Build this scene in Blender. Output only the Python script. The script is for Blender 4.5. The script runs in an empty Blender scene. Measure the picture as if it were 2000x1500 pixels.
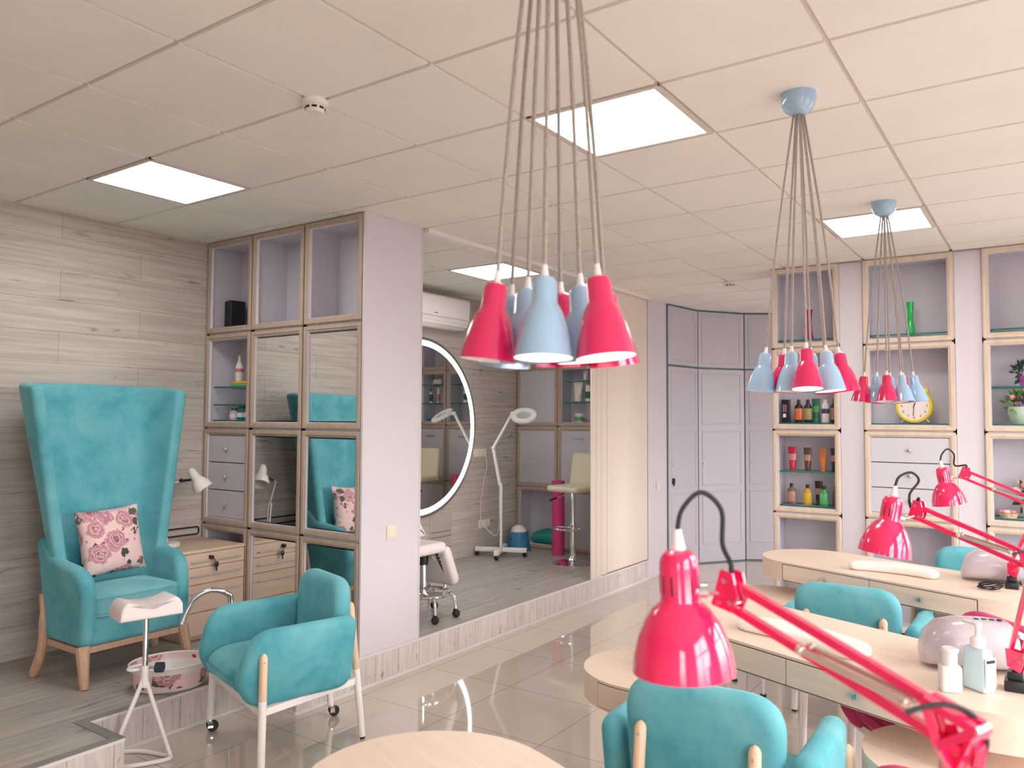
import bpy, bmesh, math, random
from mathutils import Vector as V, Matrix as Mx
random.seed(7)
PI = math.pi
sc = bpy.context.scene
COL = sc.collection
H = 2.86          # ceiling height
PZ = 0.19         # platform height

# ------------------------------------------------------------------ materials
MATS = {}
def _new(name):
    m = bpy.data.materials.new(name); m.use_nodes = True
    nt = m.node_tree; b = nt.nodes['Principled BSDF']
    MATS[name] = m
    return m, nt, b
def rgb(c): return (c[0], c[1], c[2], 1)
def mat(name, col, rough=.5, metal=0, coat=0, sheen=0, var=0, vscale=8, bump=0, bscale=60, trans=0, emit=None, estr=0, ior=1.45, stretch=None, alpha=1, spec=None):
    m, nt, b = _new(name)
    b.inputs['Base Color'].default_value = rgb(col)
    b.inputs['Roughness'].default_value = rough
    b.inputs['Metallic'].default_value = metal
    b.inputs['IOR'].default_value = ior
    if spec is not None: b.inputs['Specular IOR Level'].default_value = spec
    if coat: b.inputs['Coat Weight'].default_value = coat; b.inputs['Coat Roughness'].default_value = .04
    if sheen:
        b.inputs['Sheen Weight'].default_value = sheen; b.inputs['Sheen Roughness'].default_value = .4
    if trans: b.inputs['Transmission Weight'].default_value = trans
    if alpha < 1: b.inputs['Alpha'].default_value = alpha
    if emit: b.inputs['Emission Color'].default_value = rgb(emit); b.inputs['Emission Strength'].default_value = estr
    tc = nt.nodes.new('ShaderNodeTexCoord')
    src = tc.outputs['Object']
    if stretch:
        mp = nt.nodes.new('ShaderNodeMapping'); mp.inputs['Scale'].default_value = stretch
        nt.links.new(src, mp.inputs['Vector']); src = mp.outputs['Vector']
    if var:
        n = nt.nodes.new('ShaderNodeTexNoise'); n.inputs['Scale'].default_value = vscale; n.inputs['Detail'].default_value = 4
        nt.links.new(src, n.inputs['Vector'])
        r = nt.nodes.new('ShaderNodeValToRGB')
        r.color_ramp.elements[0].position = .3; r.color_ramp.elements[1].position = .7
        r.color_ramp.elements[0].color = rgb([max(0, c*(1-var)) for c in col])
        r.color_ramp.elements[1].color = rgb([min(1, c*(1+var)) for c in col])
        nt.links.new(n.outputs['Fac'], r.inputs['Fac']); nt.links.new(r.outputs['Color'], b.inputs['Base Color'])
    if bump:
        n = nt.nodes.new('ShaderNodeTexNoise'); n.inputs['Scale'].default_value = bscale
        nt.links.new(src, n.inputs['Vector'])
        bp = nt.nodes.new('ShaderNodeBump'); bp.inputs['Strength'].default_value = bump; bp.inputs['Distance'].default_value = .002
        nt.links.new(n.outputs['Fac'], bp.inputs['Height']); nt.links.new(bp.outputs['Normal'], b.inputs['Normal'])
    return m
def planks(name, u, v, plen, pw, ca, cb, streak, gap=.0025, rough=.5, gapcol=(.2,.18,.16), gs=(1.3, 26)):
    """plank boards: u, v are 3-vectors turning object xyz into board length / width coordinates"""
    m, nt, b = _new(name); L = nt.links
    b.inputs['Roughness'].default_value = rough
    tc = nt.nodes.new('ShaderNodeTexCoord')
    def dot(vec):
        d = nt.nodes.new('ShaderNodeVectorMath'); d.operation = 'DOT_PRODUCT'; d.inputs[1].default_value = vec
        L.new(tc.outputs['Object'], d.inputs[0]); return d.outputs['Value']
    cu, cv = dot(u), dot(v)
    cb_ = nt.nodes.new('ShaderNodeCombineXYZ'); L.new(cu, cb_.inputs[0]); L.new(cv, cb_.inputs[1])
    br = nt.nodes.new('ShaderNodeTexBrick'); br.offset = .37; br.inputs['Scale'].default_value = 1
    br.inputs['Brick Width'].default_value = plen; br.inputs['Row Height'].default_value = pw
    br.inputs['Mortar Size'].default_value = gap; br.inputs['Mortar Smooth'].default_value = .1
    br.inputs['Color1'].default_value = rgb(ca); br.inputs['Color2'].default_value = rgb(cb); br.inputs['Mortar'].default_value = rgb(gapcol)
    L.new(cb_.outputs[0], br.inputs['Vector'])
    def noise(su, sv, det):
        mp = nt.nodes.new('ShaderNodeMapping'); mp.inputs['Scale'].default_value = (su, sv, 1); L.new(cb_.outputs[0], mp.inputs['Vector'])
        n = nt.nodes.new('ShaderNodeTexNoise'); n.inputs['Scale'].default_value = 1; n.inputs['Detail'].default_value = det
        n.inputs['Distortion'].default_value = .6
        L.new(mp.outputs[0], n.inputs['Vector']); return n.outputs['Fac']
    g = noise(gs[0], gs[1], 6)
    r = nt.nodes.new('ShaderNodeValToRGB'); r.color_ramp.elements[0].position = .36; r.color_ramp.elements[1].position = .62
    r.color_ramp.elements[0].color = rgb(streak); r.color_ramp.elements[1].color = (1, 1, 1, 1)
    L.new(g, r.inputs['Fac'])
    mx = nt.nodes.new('ShaderNodeMix'); mx.data_type = 'RGBA'; mx.blend_type = 'MULTIPLY'; mx.inputs[0].default_value = .75
    L.new(br.outputs['Color'], mx.inputs[6]); L.new(r.outputs[0], mx.inputs[7])
    k = noise(gs[0]*2.6, gs[1]*.55, 3)
    r2 = nt.nodes.new('ShaderNodeValToRGB'); r2.color_ramp.elements[0].position = .27; r2.color_ramp.elements[1].position = .36
    r2.color_ramp.elements[0].color = (.55, .53, .52, 1); r2.color_ramp.elements[1].color = (1, 1, 1, 1)
    L.new(k, r2.inputs['Fac'])
    m2 = nt.nodes.new('ShaderNodeMix'); m2.data_type = 'RGBA'; m2.blend_type = 'MULTIPLY'; m2.inputs[0].default_value = 1
    L.new(mx.outputs[2], m2.inputs[6]); L.new(r2.outputs[0], m2.inputs[7])
    L.new(m2.outputs[2], b.inputs['Base Color'])
    return m
def velvet(name, dark, light, sheen=.35):  # noise between both tones paints lighting patches into the fabric colour
    m, nt, b = _new(name); L = nt.links
    b.inputs['Roughness'].default_value = .85; b.inputs['Specular IOR Level'].default_value = .15
    b.inputs['Sheen Weight'].default_value = sheen; b.inputs['Sheen Roughness'].default_value = .35
    b.inputs['Sheen Tint'].default_value = rgb([min(1, c*1.6+.15) for c in light])
    tc = nt.nodes.new('ShaderNodeTexCoord')
    n = nt.nodes.new('ShaderNodeTexNoise'); n.inputs['Scale'].default_value = 4.2; n.inputs['Detail'].default_value = 7; n.inputs['Distortion'].default_value = .25; n.inputs['Roughness'].default_value = .62
    L.new(tc.outputs['Object'], n.inputs['Vector'])
    r = nt.nodes.new('ShaderNodeValToRGB'); r.color_ramp.elements[0].position = .32; r.color_ramp.elements[1].position = .68
    r.color_ramp.elements[0].color = rgb(dark); r.color_ramp.elements[1].color = rgb(light)
    L.new(n.outputs['Fac'], r.inputs['Fac']); L.new(r.outputs[0], b.inputs['Base Color'])
    n2 = nt.nodes.new('ShaderNodeTexNoise'); n2.inputs['Scale'].default_value = 260
    L.new(tc.outputs['Object'], n2.inputs['Vector'])
    bp = nt.nodes.new('ShaderNodeBump'); bp.inputs['Strength'].default_value = .25; bp.inputs['Distance'].default_value = .002
    L.new(n2.outputs['Fac'], bp.inputs['Height']); L.new(bp.outputs['Normal'], b.inputs['Normal'])
    return m
def floral(name, base, scale, rough=.7, seed=0.0):
    m, nt, b = _new(name); L = nt.links
    b.inputs['Roughness'].default_value = rough
    tc = nt.nodes.new('ShaderNodeTexCoord')
    mp = nt.nodes.new('ShaderNodeMapping'); mp.inputs['Location'].default_value = (seed, seed*1.7, seed*.6)
    L.new(tc.outputs['Object'], mp.inputs['Vector'])
    dn = nt.nodes.new('ShaderNodeTexNoise'); dn.inputs['Scale'].default_value = scale*3.4; dn.inputs['Detail'].default_value = 4
    L.new(mp.outputs[0], dn.inputs['Vector'])
    sub = nt.nodes.new('ShaderNodeVectorMath'); sub.operation = 'MULTIPLY_ADD'
    sub.inputs[1].default_value = (.5/scale,)*3
    L.new(dn.outputs['Color'], sub.inputs[0]); L.new(mp.outputs[0], sub.inputs[2])
    def vor(s):
        v = nt.nodes.new('ShaderNodeTexVoronoi'); v.inputs['Scale'].default_value = s; L.new(sub.outputs[0], v.inputs['Vector']); return v
    def ramp(src, els):
        r = nt.nodes.new('ShaderNodeValToRGB'); e = r.color_ramp.elements
        e[0].position, e[0].color = els[0][0], rgb(els[0][1]); e[1].position, e[1].color = els[-1][0], rgb(els[-1][1])
        for p, c in els[1:-1]:
            q = e.new(p); q.color = rgb(c)
        L.new(src, r.inputs['Fac']); return r.outputs[0]
    def mix(fac, a, c):
        x = nt.nodes.new('ShaderNodeMix'); x.data_type = 'RGBA'
        if isinstance(a, tuple): x.inputs[6].default_value = rgb(a)
        else: L.new(a, x.inputs[6])
        L.new(c, x.inputs[7]); L.new(fac, x.inputs[0]); return x.outputs[2]
    W, K = (1, 1, 1), (0, 0, 0)
    # leaves
    vl = vor(scale*2.1); sx = nt.nodes.new('ShaderNodeSeparateColor'); L.new(vl.outputs['Color'], sx.inputs[0])
    lm = nt.nodes.new('ShaderNodeMath'); lm.operation = 'MULTIPLY'
    L.new(ramp(vl.outputs['Distance'], [(.32, W), (.38, K)]), lm.inputs[0]); L.new(ramp(sx.outputs[0], [(.2, K), (.24, W)]), lm.inputs[1])
    leafc = ramp(sx.outputs[1], [(.2, (.05, .06, .05)), (.8, (.12, .14, .09))])
    c1 = mix(lm.outputs[0], base, leafc)
    # small blossoms
    vs = vor(scale*4.3); s2 = nt.nodes.new('ShaderNodeSeparateColor'); L.new(vs.outputs['Color'], s2.inputs[0])
    sm = nt.nodes.new('ShaderNodeMath'); sm.operation = 'MULTIPLY'
    L.new(ramp(vs.outputs['Distance'], [(.3, W), (.36, K)]), sm.inputs[0]); L.new(ramp(s2.outputs[0], [(.7, K), (.72, W)]), sm.inputs[1])
    c2 = mix(sm.outputs[0], c1, ramp(s2.outputs[2], [(.2, (.5, .03, .1)), (.8, (.75, .25, .32))]))
    # big roses with rings of petals
    vb = vor(scale); s3 = nt.nodes.new('ShaderNodeSeparateColor'); L.new(vb.outputs['Color'], s3.inputs[0])
    bmk = nt.nodes.new('ShaderNodeMath'); bmk.operation = 'MULTIPLY'
    L.new(ramp(vb.outputs['Distance'], [(.42, W), (.46, K)]), bmk.inputs[0]); L.new(ramp(s3.outputs[0], [(.12, K), (.15, W)]), bmk.inputs[1])
    rose = ramp(vb.outputs['Distance'], [(.0, (.10, .02, .06)), (.06, (.45, .2, .24)), (.1, (.2, .05, .11)), (.17, (.74, .5, .46)), (.22, (.34, .1, .18)), (.28, (.76, .5, .46)), (.34, (.42, .14, .24)), (.4, (.66, .36, .4)), (.45, (.2, .05, .12))])
    c3 = mix(bmk.outputs[0], c2, rose)
    L.new(c3, b.inputs['Base Color'])
    return m
def emis(name, col, s):
    m, nt, b = _new(name)
    b.inputs['Base Color'].default_value = rgb(col); b.inputs['Emission Color'].default_value = rgb(col); b.inputs['Emission Strength'].default_value = s
    return m

mat('ceiling', (.89, .86, .80), .9, var=.03, vscale=2, bump=.3, bscale=300)
mat('ceiling_grid', (.70, .64, .58), .7)  # groove colour darkened to stand in for shadow lines between tiles
planks('wood_wall', (0, 1, 0), (0, 0, 1), 1.38, .193, (.61, .555, .505), (.545, .495, .45), (.70, .68, .665), gapcol=(.34, .31, .285), gs=(1.6, 34), gap=.0018)
planks('platform_top', (0, 1, 0), (1, 0, 0), 1.3, .19, (.50, .455, .415), (.44, .405, .37), (.7, .68, .66), gapcol=(.26, .24, .22), rough=.45, gs=(1.5, 24))
planks('riser', (0, 0, 1), (1, 1, 0), 1.9, .2, (.70, .645, .625), (.64, .59, .57), (.78, .76, .75), gapcol=(.4, .36, .35), gs=(4, 46))
mat('platform_edge', (.26, .25, .24), .5)
mat('white_strip', (.72, .69, .67), .4)
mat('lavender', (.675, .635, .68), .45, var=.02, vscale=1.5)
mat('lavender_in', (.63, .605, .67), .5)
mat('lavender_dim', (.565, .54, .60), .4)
mat('door_lilac', (.66, .625, .655), .4)
mat('gap_grey', (.30, .28, .31), .6)
mat('teal_gap', (.08, .17, .19), .5)
mat('oak', (.56, .41, .30), .5, var=.14, vscale=1, stretch=(9, 9, 60))
mat('oak_frame', (.46, .36, .285), .5, var=.10, vscale=1, stretch=(30, 30, 4))
mat('oak_frame_pale', (.68, .55, .43), .5, var=.08, vscale=1, stretch=(30, 30, 4))
mat('desk_wood', (.78, .625, .51), .42, var=.05, vscale=1, stretch=(3, 40, 40))
mat('chest_wood', (.70, .53, .41), .5, var=.06, vscale=1, stretch=(40, 3, 40))
mat('desk_under', (.10, .075, .06), .7)
mat('stick_wood', (.74, .54, .37), .4, var=.1, vscale=1, stretch=(60, 60, 5))
mat('leg_wood', (.56, .36, .25), .45, var=.12, vscale=1, stretch=(50, 50, 5))
mat('mirror', (.86, .87, .86), .015, 1)
mat('mirror_rim', (.62, .64, .63), .25, .9)
velvet('teal_velvet', (.06, .31, .375), (.175, .465, .51), .5)
velvet('teal_pale', (.10, .35, .40), (.21, .48, .51), .5)
velvet('pink_velvet', (.42, .035, .115), (.58, .07, .18), .3)
floral('floral_cushion', (.80, .56, .54), 7.5, seed=2.3)
floral('floral_tin', (.82, .62, .60), 5.5, .35, seed=2.1)
mat('white_enamel', (.80, .77, .74), .25)
mat('white_paint', (.86, .83, .81), .3)
mat('white_leather', (.80, .735, .72), .45, bump=.15, bscale=180)
mat('pad_leather', (.88, .83, .77), .5, bump=.1, bscale=200)
mat('cream_leather', (.72, .655, .50), .5)
mat('white_plastic', (.82, .78, .765), .3)
mat('lilac_plastic', (.60, .53, .58), .22, coat=.4)
mat('clear_white', (.86, .82, .82), .25, alpha=.72)
mat('liquid_blue', (.57, .78, .83), .25)
mat('label_white', (.85, .83, .86), .4)
mat('chrome', (.80, .80, .80), .08, 1)
mat('steel_spring', (.66, .60, .54), .3, .8)
mat('black_plastic', (.015, .018, .022), .35)
mat('black_rubber', (.02, .022, .025), .6)
mat('navy_rubber', (.03, .04, .07), .5)
mat('hot_pink', (.90, .016, .125), .16, coat=1)
mat('pendant_red', (.72, .008, .115), .16, coat=1)
mat('pale_blue', (.34, .52, .70), .16, coat=1)
mat('cord_grey', (.36, .31, .28), .8, var=.3, vscale=1, stretch=(500, 500, 160))
mat('shade_white', (.88, .86, .83), .4)
mat('glass_edge', (.015, .17, .15), .15)
m, nt, b = _new('shelf_glass')
b.inputs['Base Color'].default_value = (.6, .8, .76, 1); b.inputs['Roughness'].default_value = .05; b.inputs['Alpha'].default_value = .28
emis('panel_light', (1, .97, .95), 13)
emis('bulb_on', (1, .96, .92), 7)
emis('led_ring', (.93, 1, .99), 4.5)
mat('bulb_off', (.9, .88, .85), .3)
mat('beige_panel', (.76, .66, .575), .55)
mat('beige_edge', (.35, .27, .22), .6)
mat('cream_plate', (.80, .735, .60), .35)
mat('ivory', (.85, .80, .77), .35)
mat('grey_metal', (.55, .53, .51), .4, .6)
mat('bucket_blue', (.05, .22, .42), .35, var=.35, vscale=9)
mat('green_bag', (.03, .37, .29), .3, var=.2, vscale=6)
mat('mat_pink', (.62, .05, .21), .55)
mat('magenta_glass', (.50, .0, .17), .12, coat=.6)
mat('green_glass', (.0, .50, .10), .12, coat=.6)
mat('yellow', (.80, .60, .045), .3, coat=.4)
mat('dial', (.85, .76, .72), .5)
mat('leaf', (.055, .16, .035), .5, var=.4, vscale=30)
mat('leaf_light', (.16, .30, .06), .5, var=.3, vscale=30)
mat('leaf_dark', (.03, .07, .05), .5, var=.3, vscale=30)
mat('pot_mint', (.45, .58, .47), .4)
mat('petal_pink', (.78, .32, .40), .6)
mat('petal_pale', (.86, .62, .55), .6)
mat('petal_violet', (.22, .09, .30), .6)
mat('pot_violet', (.36, .08, .33), .5)
mat('basket', (.72, .50, .30), .7, var=.3, vscale=60)
for nm, c in dict(b_black=(.025, .02, .02), b_brown=(.12, .055, .045), b_green=(.03, .13, .075), b_orange=(.72, .17, .05), b_olive=(.35, .30, .12), b_tan=(.48, .25, .18),
                  b_red=(.55, .02, .06), b_copper=(.60, .20, .07), b_amber=(.62, .33, .06), b_lime=(.06, .33, .10), b_purple=(.20, .14, .20), b_umber=(.20, .12, .10),
                  b_white=(.75, .70, .68), b_teal=(.02, .22, .2), b_jade=(.04, .36, .25), b_yellow=(.70, .48, .04), b_navy=(.03, .08, .12), b_skyblue=(.03, .22, .42), b_pinklabel=(.62, .25, .27), b_leaf=(.12, .5, .2)).items():
    mat(nm, c, .25)
mat('grille_grey', (.47, .42, .375), .6)
mat('wall_plain', (.74, .68, .66), .7)
mat('window_frame', (.85, .84, .83), .4)
m, nt, b = _new('floor_tile'); L = nt.links
tc = nt.nodes.new('ShaderNodeTexCoord'); mp = nt.nodes.new('ShaderNodeMapping'); mp.inputs['Location'].default_value = (-.856+6.05, -1.832+6.05, 0)
L.new(tc.outputs['Object'], mp.inputs['Vector'])
br = nt.nodes.new('ShaderNodeTexBrick'); br.offset = 0; br.inputs['Scale'].default_value = 1
br.inputs['Brick Width'].default_value = .606; br.inputs['Row Height'].default_value = .606; br.inputs['Mortar Size'].default_value = .0026; br.inputs['Mortar Smooth'].default_value = .2
br.inputs['Color1'].default_value = (.60, .52, .45, 1); br.inputs['Color2'].default_value = (.58, .505, .435, 1); br.inputs['Mortar'].default_value = (.30, .245, .21, 1)
L.new(mp.outputs[0], br.inputs['Vector']); L.new(br.outputs['Color'], b.inputs['Base Color'])
b.inputs['Roughness'].default_value = .05; b.inputs['IOR'].default_value = 1.7; b.inputs['Coat Weight'].default_value = .6; b.inputs['Coat Roughness'].default_value = .02; b.inputs['Coat IOR'].default_value = 1.6

# ------------------------------------------------------------------ mesh helpers
def B(): return bmesh.new()
I4 = Mx.Identity(4)
def T(x, y, z): return Mx.Translation((x, y, z))
def R(a, ax): return Mx.Rotation(math.radians(a), 4, ax)
def box(bm, x0, y0, z0, x1, y1, z1, mi=0, M=I4):
    vs = [bm.verts.new(M @ V((x, y, z))) for x in (x0, x1) for y in (y0, y1) for z in (z0, z1)]
    for q in ((0, 1, 3, 2), (4, 6, 7, 5), (0, 4, 5, 1), (2, 3, 7, 6), (0, 2, 6, 4), (1, 5, 7, 3)):
        f = bm.faces.new([vs[i] for i in q]); f.material_index = mi
    return vs
def rbox(bm, x0, y0, z0, x1, y1, z1, r, n=3, mi=0, M=I4):
    t = bmesh.new(); box(t, x0, y0, z0, x1, y1, z1)
    bmesh.ops.bevel(t, geom=t.edges[:], offset=min(r, .49*min(abs(x1-x0), abs(y1-y0), abs(z1-z0))), segments=n, affect='EDGES', profile=.5, clamp_overlap=True)
    merge(bm, t, M, mi)
def merge(bm, t, M=I4, mi=None):
    mp = {}
    for v in t.verts: mp[v] = bm.verts.new(M @ v.co)
    for f in t.faces:
        try: g = bm.faces.new([mp[v] for v in f.verts]); g.material_index = f.material_index if mi is None else mi
        except ValueError: pass
    t.free()
def lathe(bm, prof, n=24, M=I4, mi=0, mis=None):
    rings = []
    for r, z in prof:
        if r < 1e-6: rings.append([bm.verts.new(M @ V((0, 0, z)))])
        else: rings.append([bm.verts.new(M @ V((r*math.cos(2*PI*i/n), r*math.sin(2*PI*i/n), z))) for i in range(n)])
    for k in range(len(rings)-1):
        a, c = rings[k], rings[k+1]; m_ = mis[k] if mis else mi
        for i in range(n):
            j = (i+1) % n
            if len(a) == 1 and len(c) == 1: continue
            if len(a) == 1: f = bm.faces.new((a[0], c[j], c[i]))
            elif len(c) == 1: f = bm.faces.new((a[i], a[j], c[0]))
            else: f = bm.faces.new((a[i], a[j], c[j], c[i]))
            f.material_index = m_
def spath(pts, k=6, closed=False):
    P = [V(p) for p in pts]; out = []; n = len(P)
    for i in range(n if closed else n-1):
        g = (lambda q: P[q % n]) if closed else (lambda q: P[min(max(q, 0), n-1)])
        a, b_, c, d = g(i-1), g(i), g(i+1), g(i+2)
        for s in range(k):
            t = s/k
            out.append(.5*((2*b_)+(-a+c)*t+(2*a-5*b_+4*c-d)*t*t+(-a+3*b_-3*c+d)*t**3))
    if not closed: out.append(P[-1])
    return out
def tube(bm, pts, r, n=8, closed=False, mi=0, M=I4, square=False):
    P = [V(p) for p in pts]; m_ = len(P)
    rs = r if isinstance(r, (list, tuple)) else [r]*m_
    up = None; rings = []
    for i in range(m_):
        if closed: d = P[(i+1) % m_]-P[i-1]
        else: d = P[min(i+1, m_-1)]-P[max(i-1, 0)]
        d.normalize()
        if up is None:
            up = V((0, 0, 1)) if abs(d.z) < .9 else V((1, 0, 0))
        up = (up-d*up.dot(d)); up.normalize(); s = d.cross(up)
        rings.append([bm.verts.new(M @ (P[i]+(up*math.cos(a)+s*math.sin(a))*rs[i])) for a in [2*PI*j/n+(PI/4 if square else 0) for j in range(n)]])
    for i in range(m_ if closed else m_-1):
        a, c = rings[i], rings[(i+1) % m_]
        for j in range(n):
            f = bm.faces.new((a[j], a[(j+1) % n], c[(j+1) % n], c[j])); f.material_index = mi
    if not closed:
        for rg in (rings[0][::-1], rings[-1]):
            f = bm.faces.new(rg); f.material_index = mi
def bar(bm, a, c, w, mi=0): tube(bm, [a, c], w*.7071, 4, mi=mi, square=True)
def rpoly(pts, rad, seg=6):
    n = len(pts); out = []
    if not isinstance(rad, (list, tuple)): rad = [rad]*n
    for i in range(n):
        p, a, c = V(pts[i]).to_2d(), V(pts[i-1]).to_2d(), V(pts[(i+1) % n]).to_2d()
        r = rad[i]
        if r < 1e-6: out.append((p.x, p.y)); continue
        da, dc = (a-p), (c-p); la, lc = da.length, dc.length; da.normalize(); dc.normalize()
        ang = math.acos(max(-1, min(1, da.dot(dc)))); t = min(r/math.tan(ang/2), .49*la, .49*lc)
        p0, p1 = p+da*t, p+dc*t
        for s in range(seg+1):
            u = s/seg; q = p0*(1-u)**2+p*2*u*(1-u)+p1*u*u; out.append((q.x, q.y))
    return out
def normals2(o):
    n = len(o); area = sum(o[i][0]*o[(i+1) % n][1]-o[(i+1) % n][0]*o[i][1] for i in range(n)); sg = 1 if area > 0 else -1
    N = []
    for i in range(n):
        d = V((o[(i+1) % n][0]-o[i-1][0], o[(i+1) % n][1]-o[i-1][1])); d.normalize(); N.append((d.y*sg, -d.x*sg))
    return N
def pad(bm, o, t, r, M=I4, k=4, mi=0, dome=0, bend=None, ctr=None):
    """soft slab: outline o in local xy, thickness t along local z, edges rounded by r; caps domed"""
    N = normals2(o); rings = []
    cx = sum(p[0] for p in o)/len(o); cy = sum(p[1] for p in o)/len(o)
    if ctr: cx, cy = ctr
    lay = []
    for s in range(k+1):
        a = PI/2*(1-s/k); lay.append((r*(1-math.cos(a)), -t/2+r*(1-math.sin(a))))
    lay = lay+[(i_, -z) for i_, z in lay[::-1]]
    inn = [(.25, 0), (.5, 0), (.75, 0)]
    def pt(i, ins, sc_, z):
        x, y = o[i][0]-N[i][0]*ins, o[i][1]-N[i][1]*ins
        x, y = cx+(x-cx)*sc_, cy+(y-cy)*sc_
        p = V((x, y, z))
        if bend: p = V(bend(p))
        return bm.verts.new(M @ p)
    full = []
    CS = (.12, .3, .48, .66, .83)
    for sc_ in CS: full.append((r, sc_, -t/2-dome*(1-sc_**2)))
    for ins, z in lay: full.append((ins, 1, z))
    for sc_ in CS[::-1]: full.append((r, sc_, t/2+dome*(1-sc_**2)))
    rings = [[pt(i, ins, s_, z) for i in range(len(o))] for ins, s_, z in full]
    n = len(o)
    for a, c in zip(rings, rings[1:]):
        for i in range(n):
            j = (i+1) % n; f = bm.faces.new((a[i], a[j], c[j], c[i])); f.material_index = mi
    for rg, z in ((rings[0], -t/2-dome), (rings[-1], t/2+dome)):
        p = V((cx, cy, z)); p = V(bend(p)) if bend else p; c = bm.verts.new(M @ p)
        for i in range(n): bm.faces.new((c, rg[i], rg[(i+1) % n])).material_index = mi
def prism(bm, o, z0, z1, mi=0, M=I4, mtop=None, mbot=None):
    a = [bm.verts.new(M @ V((x, y, z0))) for x, y in o]; c = [bm.verts.new(M @ V((x, y, z1))) for x, y in o]; n = len(o)
    for i in range(n):
        j = (i+1) % n; f = bm.faces.new((a[i], a[j], c[j], c[i])); f.material_index = mi
    bm.faces.new(a[::-1]).material_index = mi if mbot is None else mbot
    bm.faces.new(c).material_index = mi if mtop is None else mtop
def ball(bm, c, r, mi=0, u=12, v=8, s=(1, 1, 1)):
    lathe(bm, [(r*math.sin(PI*i/v), -r*math.cos(PI*i/v)) for i in range(v+1)], u, T(*c) @ Mx.Diagonal((s[0], s[1], s[2], 1)), mi)
def build(name, bm, mats, parent=None, smooth=True, ang=.62, label=None):
    bmesh.ops.remove_doubles(bm, verts=bm.verts[:], dist=1e-6)
    bmesh.ops.recalc_face_normals(bm, faces=bm.faces[:])
    for f in bm.faces: f.smooth = smooth
    for e in bm.edges:
        if len(e.link_faces) == 2 and e.calc_face_angle(0) > ang: e.smooth = False
    me = bpy.data.meshes.new(name); bm.to_mesh(me); bm.free()
    for m_ in (mats if isinstance(mats, (list, tuple)) else [mats]): me.materials.append(MATS[m_])
    o = bpy.data.objects.new(name, me); COL.objects.link(o)
    if parent: o.parent = parent
    if label: o['label'] = label
    return o
def tag(o, label, cat, group=None):
    o['label'] = label; o['category'] = cat
    if group: o['group'] = group
    return o
def thing(name, label, cat, loc=(0, 0, 0), rz=0, group=None):
    o = bpy.data.objects.new(name, None); COL.objects.link(o); o.empty_display_size = .1
    o.location = loc; o.rotation_euler = (0, 0, math.radians(rz))
    return tag(o, label, cat, group)
def struct(name, bm, mats, smooth=False):
    o = build(name, bm, mats, None, smooth); o['kind'] = 'structure'; return o
def dup(root, label, loc, rz=None, group=None):
    def cp(o, par):
        c = o.copy(); COL.objects.link(c)
        if par: c.parent = par
        for ch in list(o.children): cp(ch, c)
        return c
    r = cp(root, None); r['label'] = label; r.location = loc
    if rz is not None: r.rotation_euler = (0, 0, math.radians(rz))
    if group: r['group'] = group
    return r
def place(o, loc, rz=0):
    o.location = loc; o.rotation_euler = (0, 0, math.radians(rz)); return o

# ------------------------------------------------------------------ room shell
XR, YF, YB, XL = 5.7, -3.4, 8.4, -.80
bm = B(); box(bm, XL-.1, YF-.1, -.1, XR+.1, YB+.1, 0); struct('floor', bm, 'floor_tile')
# ceiling of lay-in tiles
LIGHTS = [(0, 1), (4, 2), (5, 6), (0, 6)]
bm = B(); box(bm, XL-.1, YF-.1, H+.012, XR+.1, YB+.1, H+.06, 1)
g = .010
for i in range(-6, 14):
    for j in range(-2, 10):
        if (j, i) in LIGHTS: continue
        x0, x1, y0, y1 = max(j*.6+g, XL), min(j*.6+.6-g, XR), max(i*.6+g, YF), min(i*.6+.6-g, YB)
        if x1-x0 > .02 and y1-y0 > .02: box(bm, x0, y0, H, x1, y1, H+.02, 0)
struct('ceiling', bm, ['ceiling', 'ceiling_grid'])
bm = B(); box(bm, XL-.1, YF, 0, XL, YB, H+.02); struct('wall_left', bm, 'wood_wall')
bm = B(); box(bm, XL, YB, 0, XR, YB+.1, H+.02); struct('wall_back', bm, 'lavender_dim')
# right and front walls with window openings, two of them added for light
def wall_open(name, axis, pos, th, a0, a1, openings, m_):
    bm = B(); z0, z1 = .35, 2.62
    edges = [a0]+[v for o in openings for v in o]+[a1]
    def bx(p, q, u, w):
        if axis == 'x': box(bm, pos, p, u, pos+th, q, w)
        else: box(bm, p, pos, u, q, pos+th, w)
    for i in range(0, len(edges), 2): bx(edges[i], edges[i+1], 0, H+.02)
    for p, q in openings: bx(p, q, 0, z0); bx(p, q, z1, H+.02)
    struct(name, bm, m_)
WR = [(-1.9, -.3), (.5, 2.1), (2.9, 4.5), (5.8, 7.9)]; WF_FILL = [(4.5, 5.3)]  # last right opening added to light the corridor; front opening added as fill
wall_open('wall_right', 'x', XR, .12, YF, YB, WR, 'wall_plain')
wall_open('wall_front', 'y', YF-.12, .12, XL, XR, WF_FILL, 'wall_plain')
wn = 0
for lst, ax in ((WR, 'x'), (WF_FILL, 'y')):
    for p, q in lst:
        wn += 1; bm = B()
        def fr(a, c, u, w):
            if ax == 'x': box(bm, XR+.03, a, u, XR+.09, c, w)
            else: box(bm, a, YF-.09, u, c, YF-.03, w)
        fr(p, q, .35, .41); fr(p, q, 2.56, 2.62); fr(p, p+.06, .41, 2.56); fr(q-.06, q, .41, 2.56); mid = (p+q)/2; fr(mid-.03, mid+.03, .41, 2.56); fr(p+.06, mid-.03, 1.9, 1.95); fr(mid+.03, q-.06, 1.9, 1.95)
        struct('window_%d' % wn, bm, 'window_frame')
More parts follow.
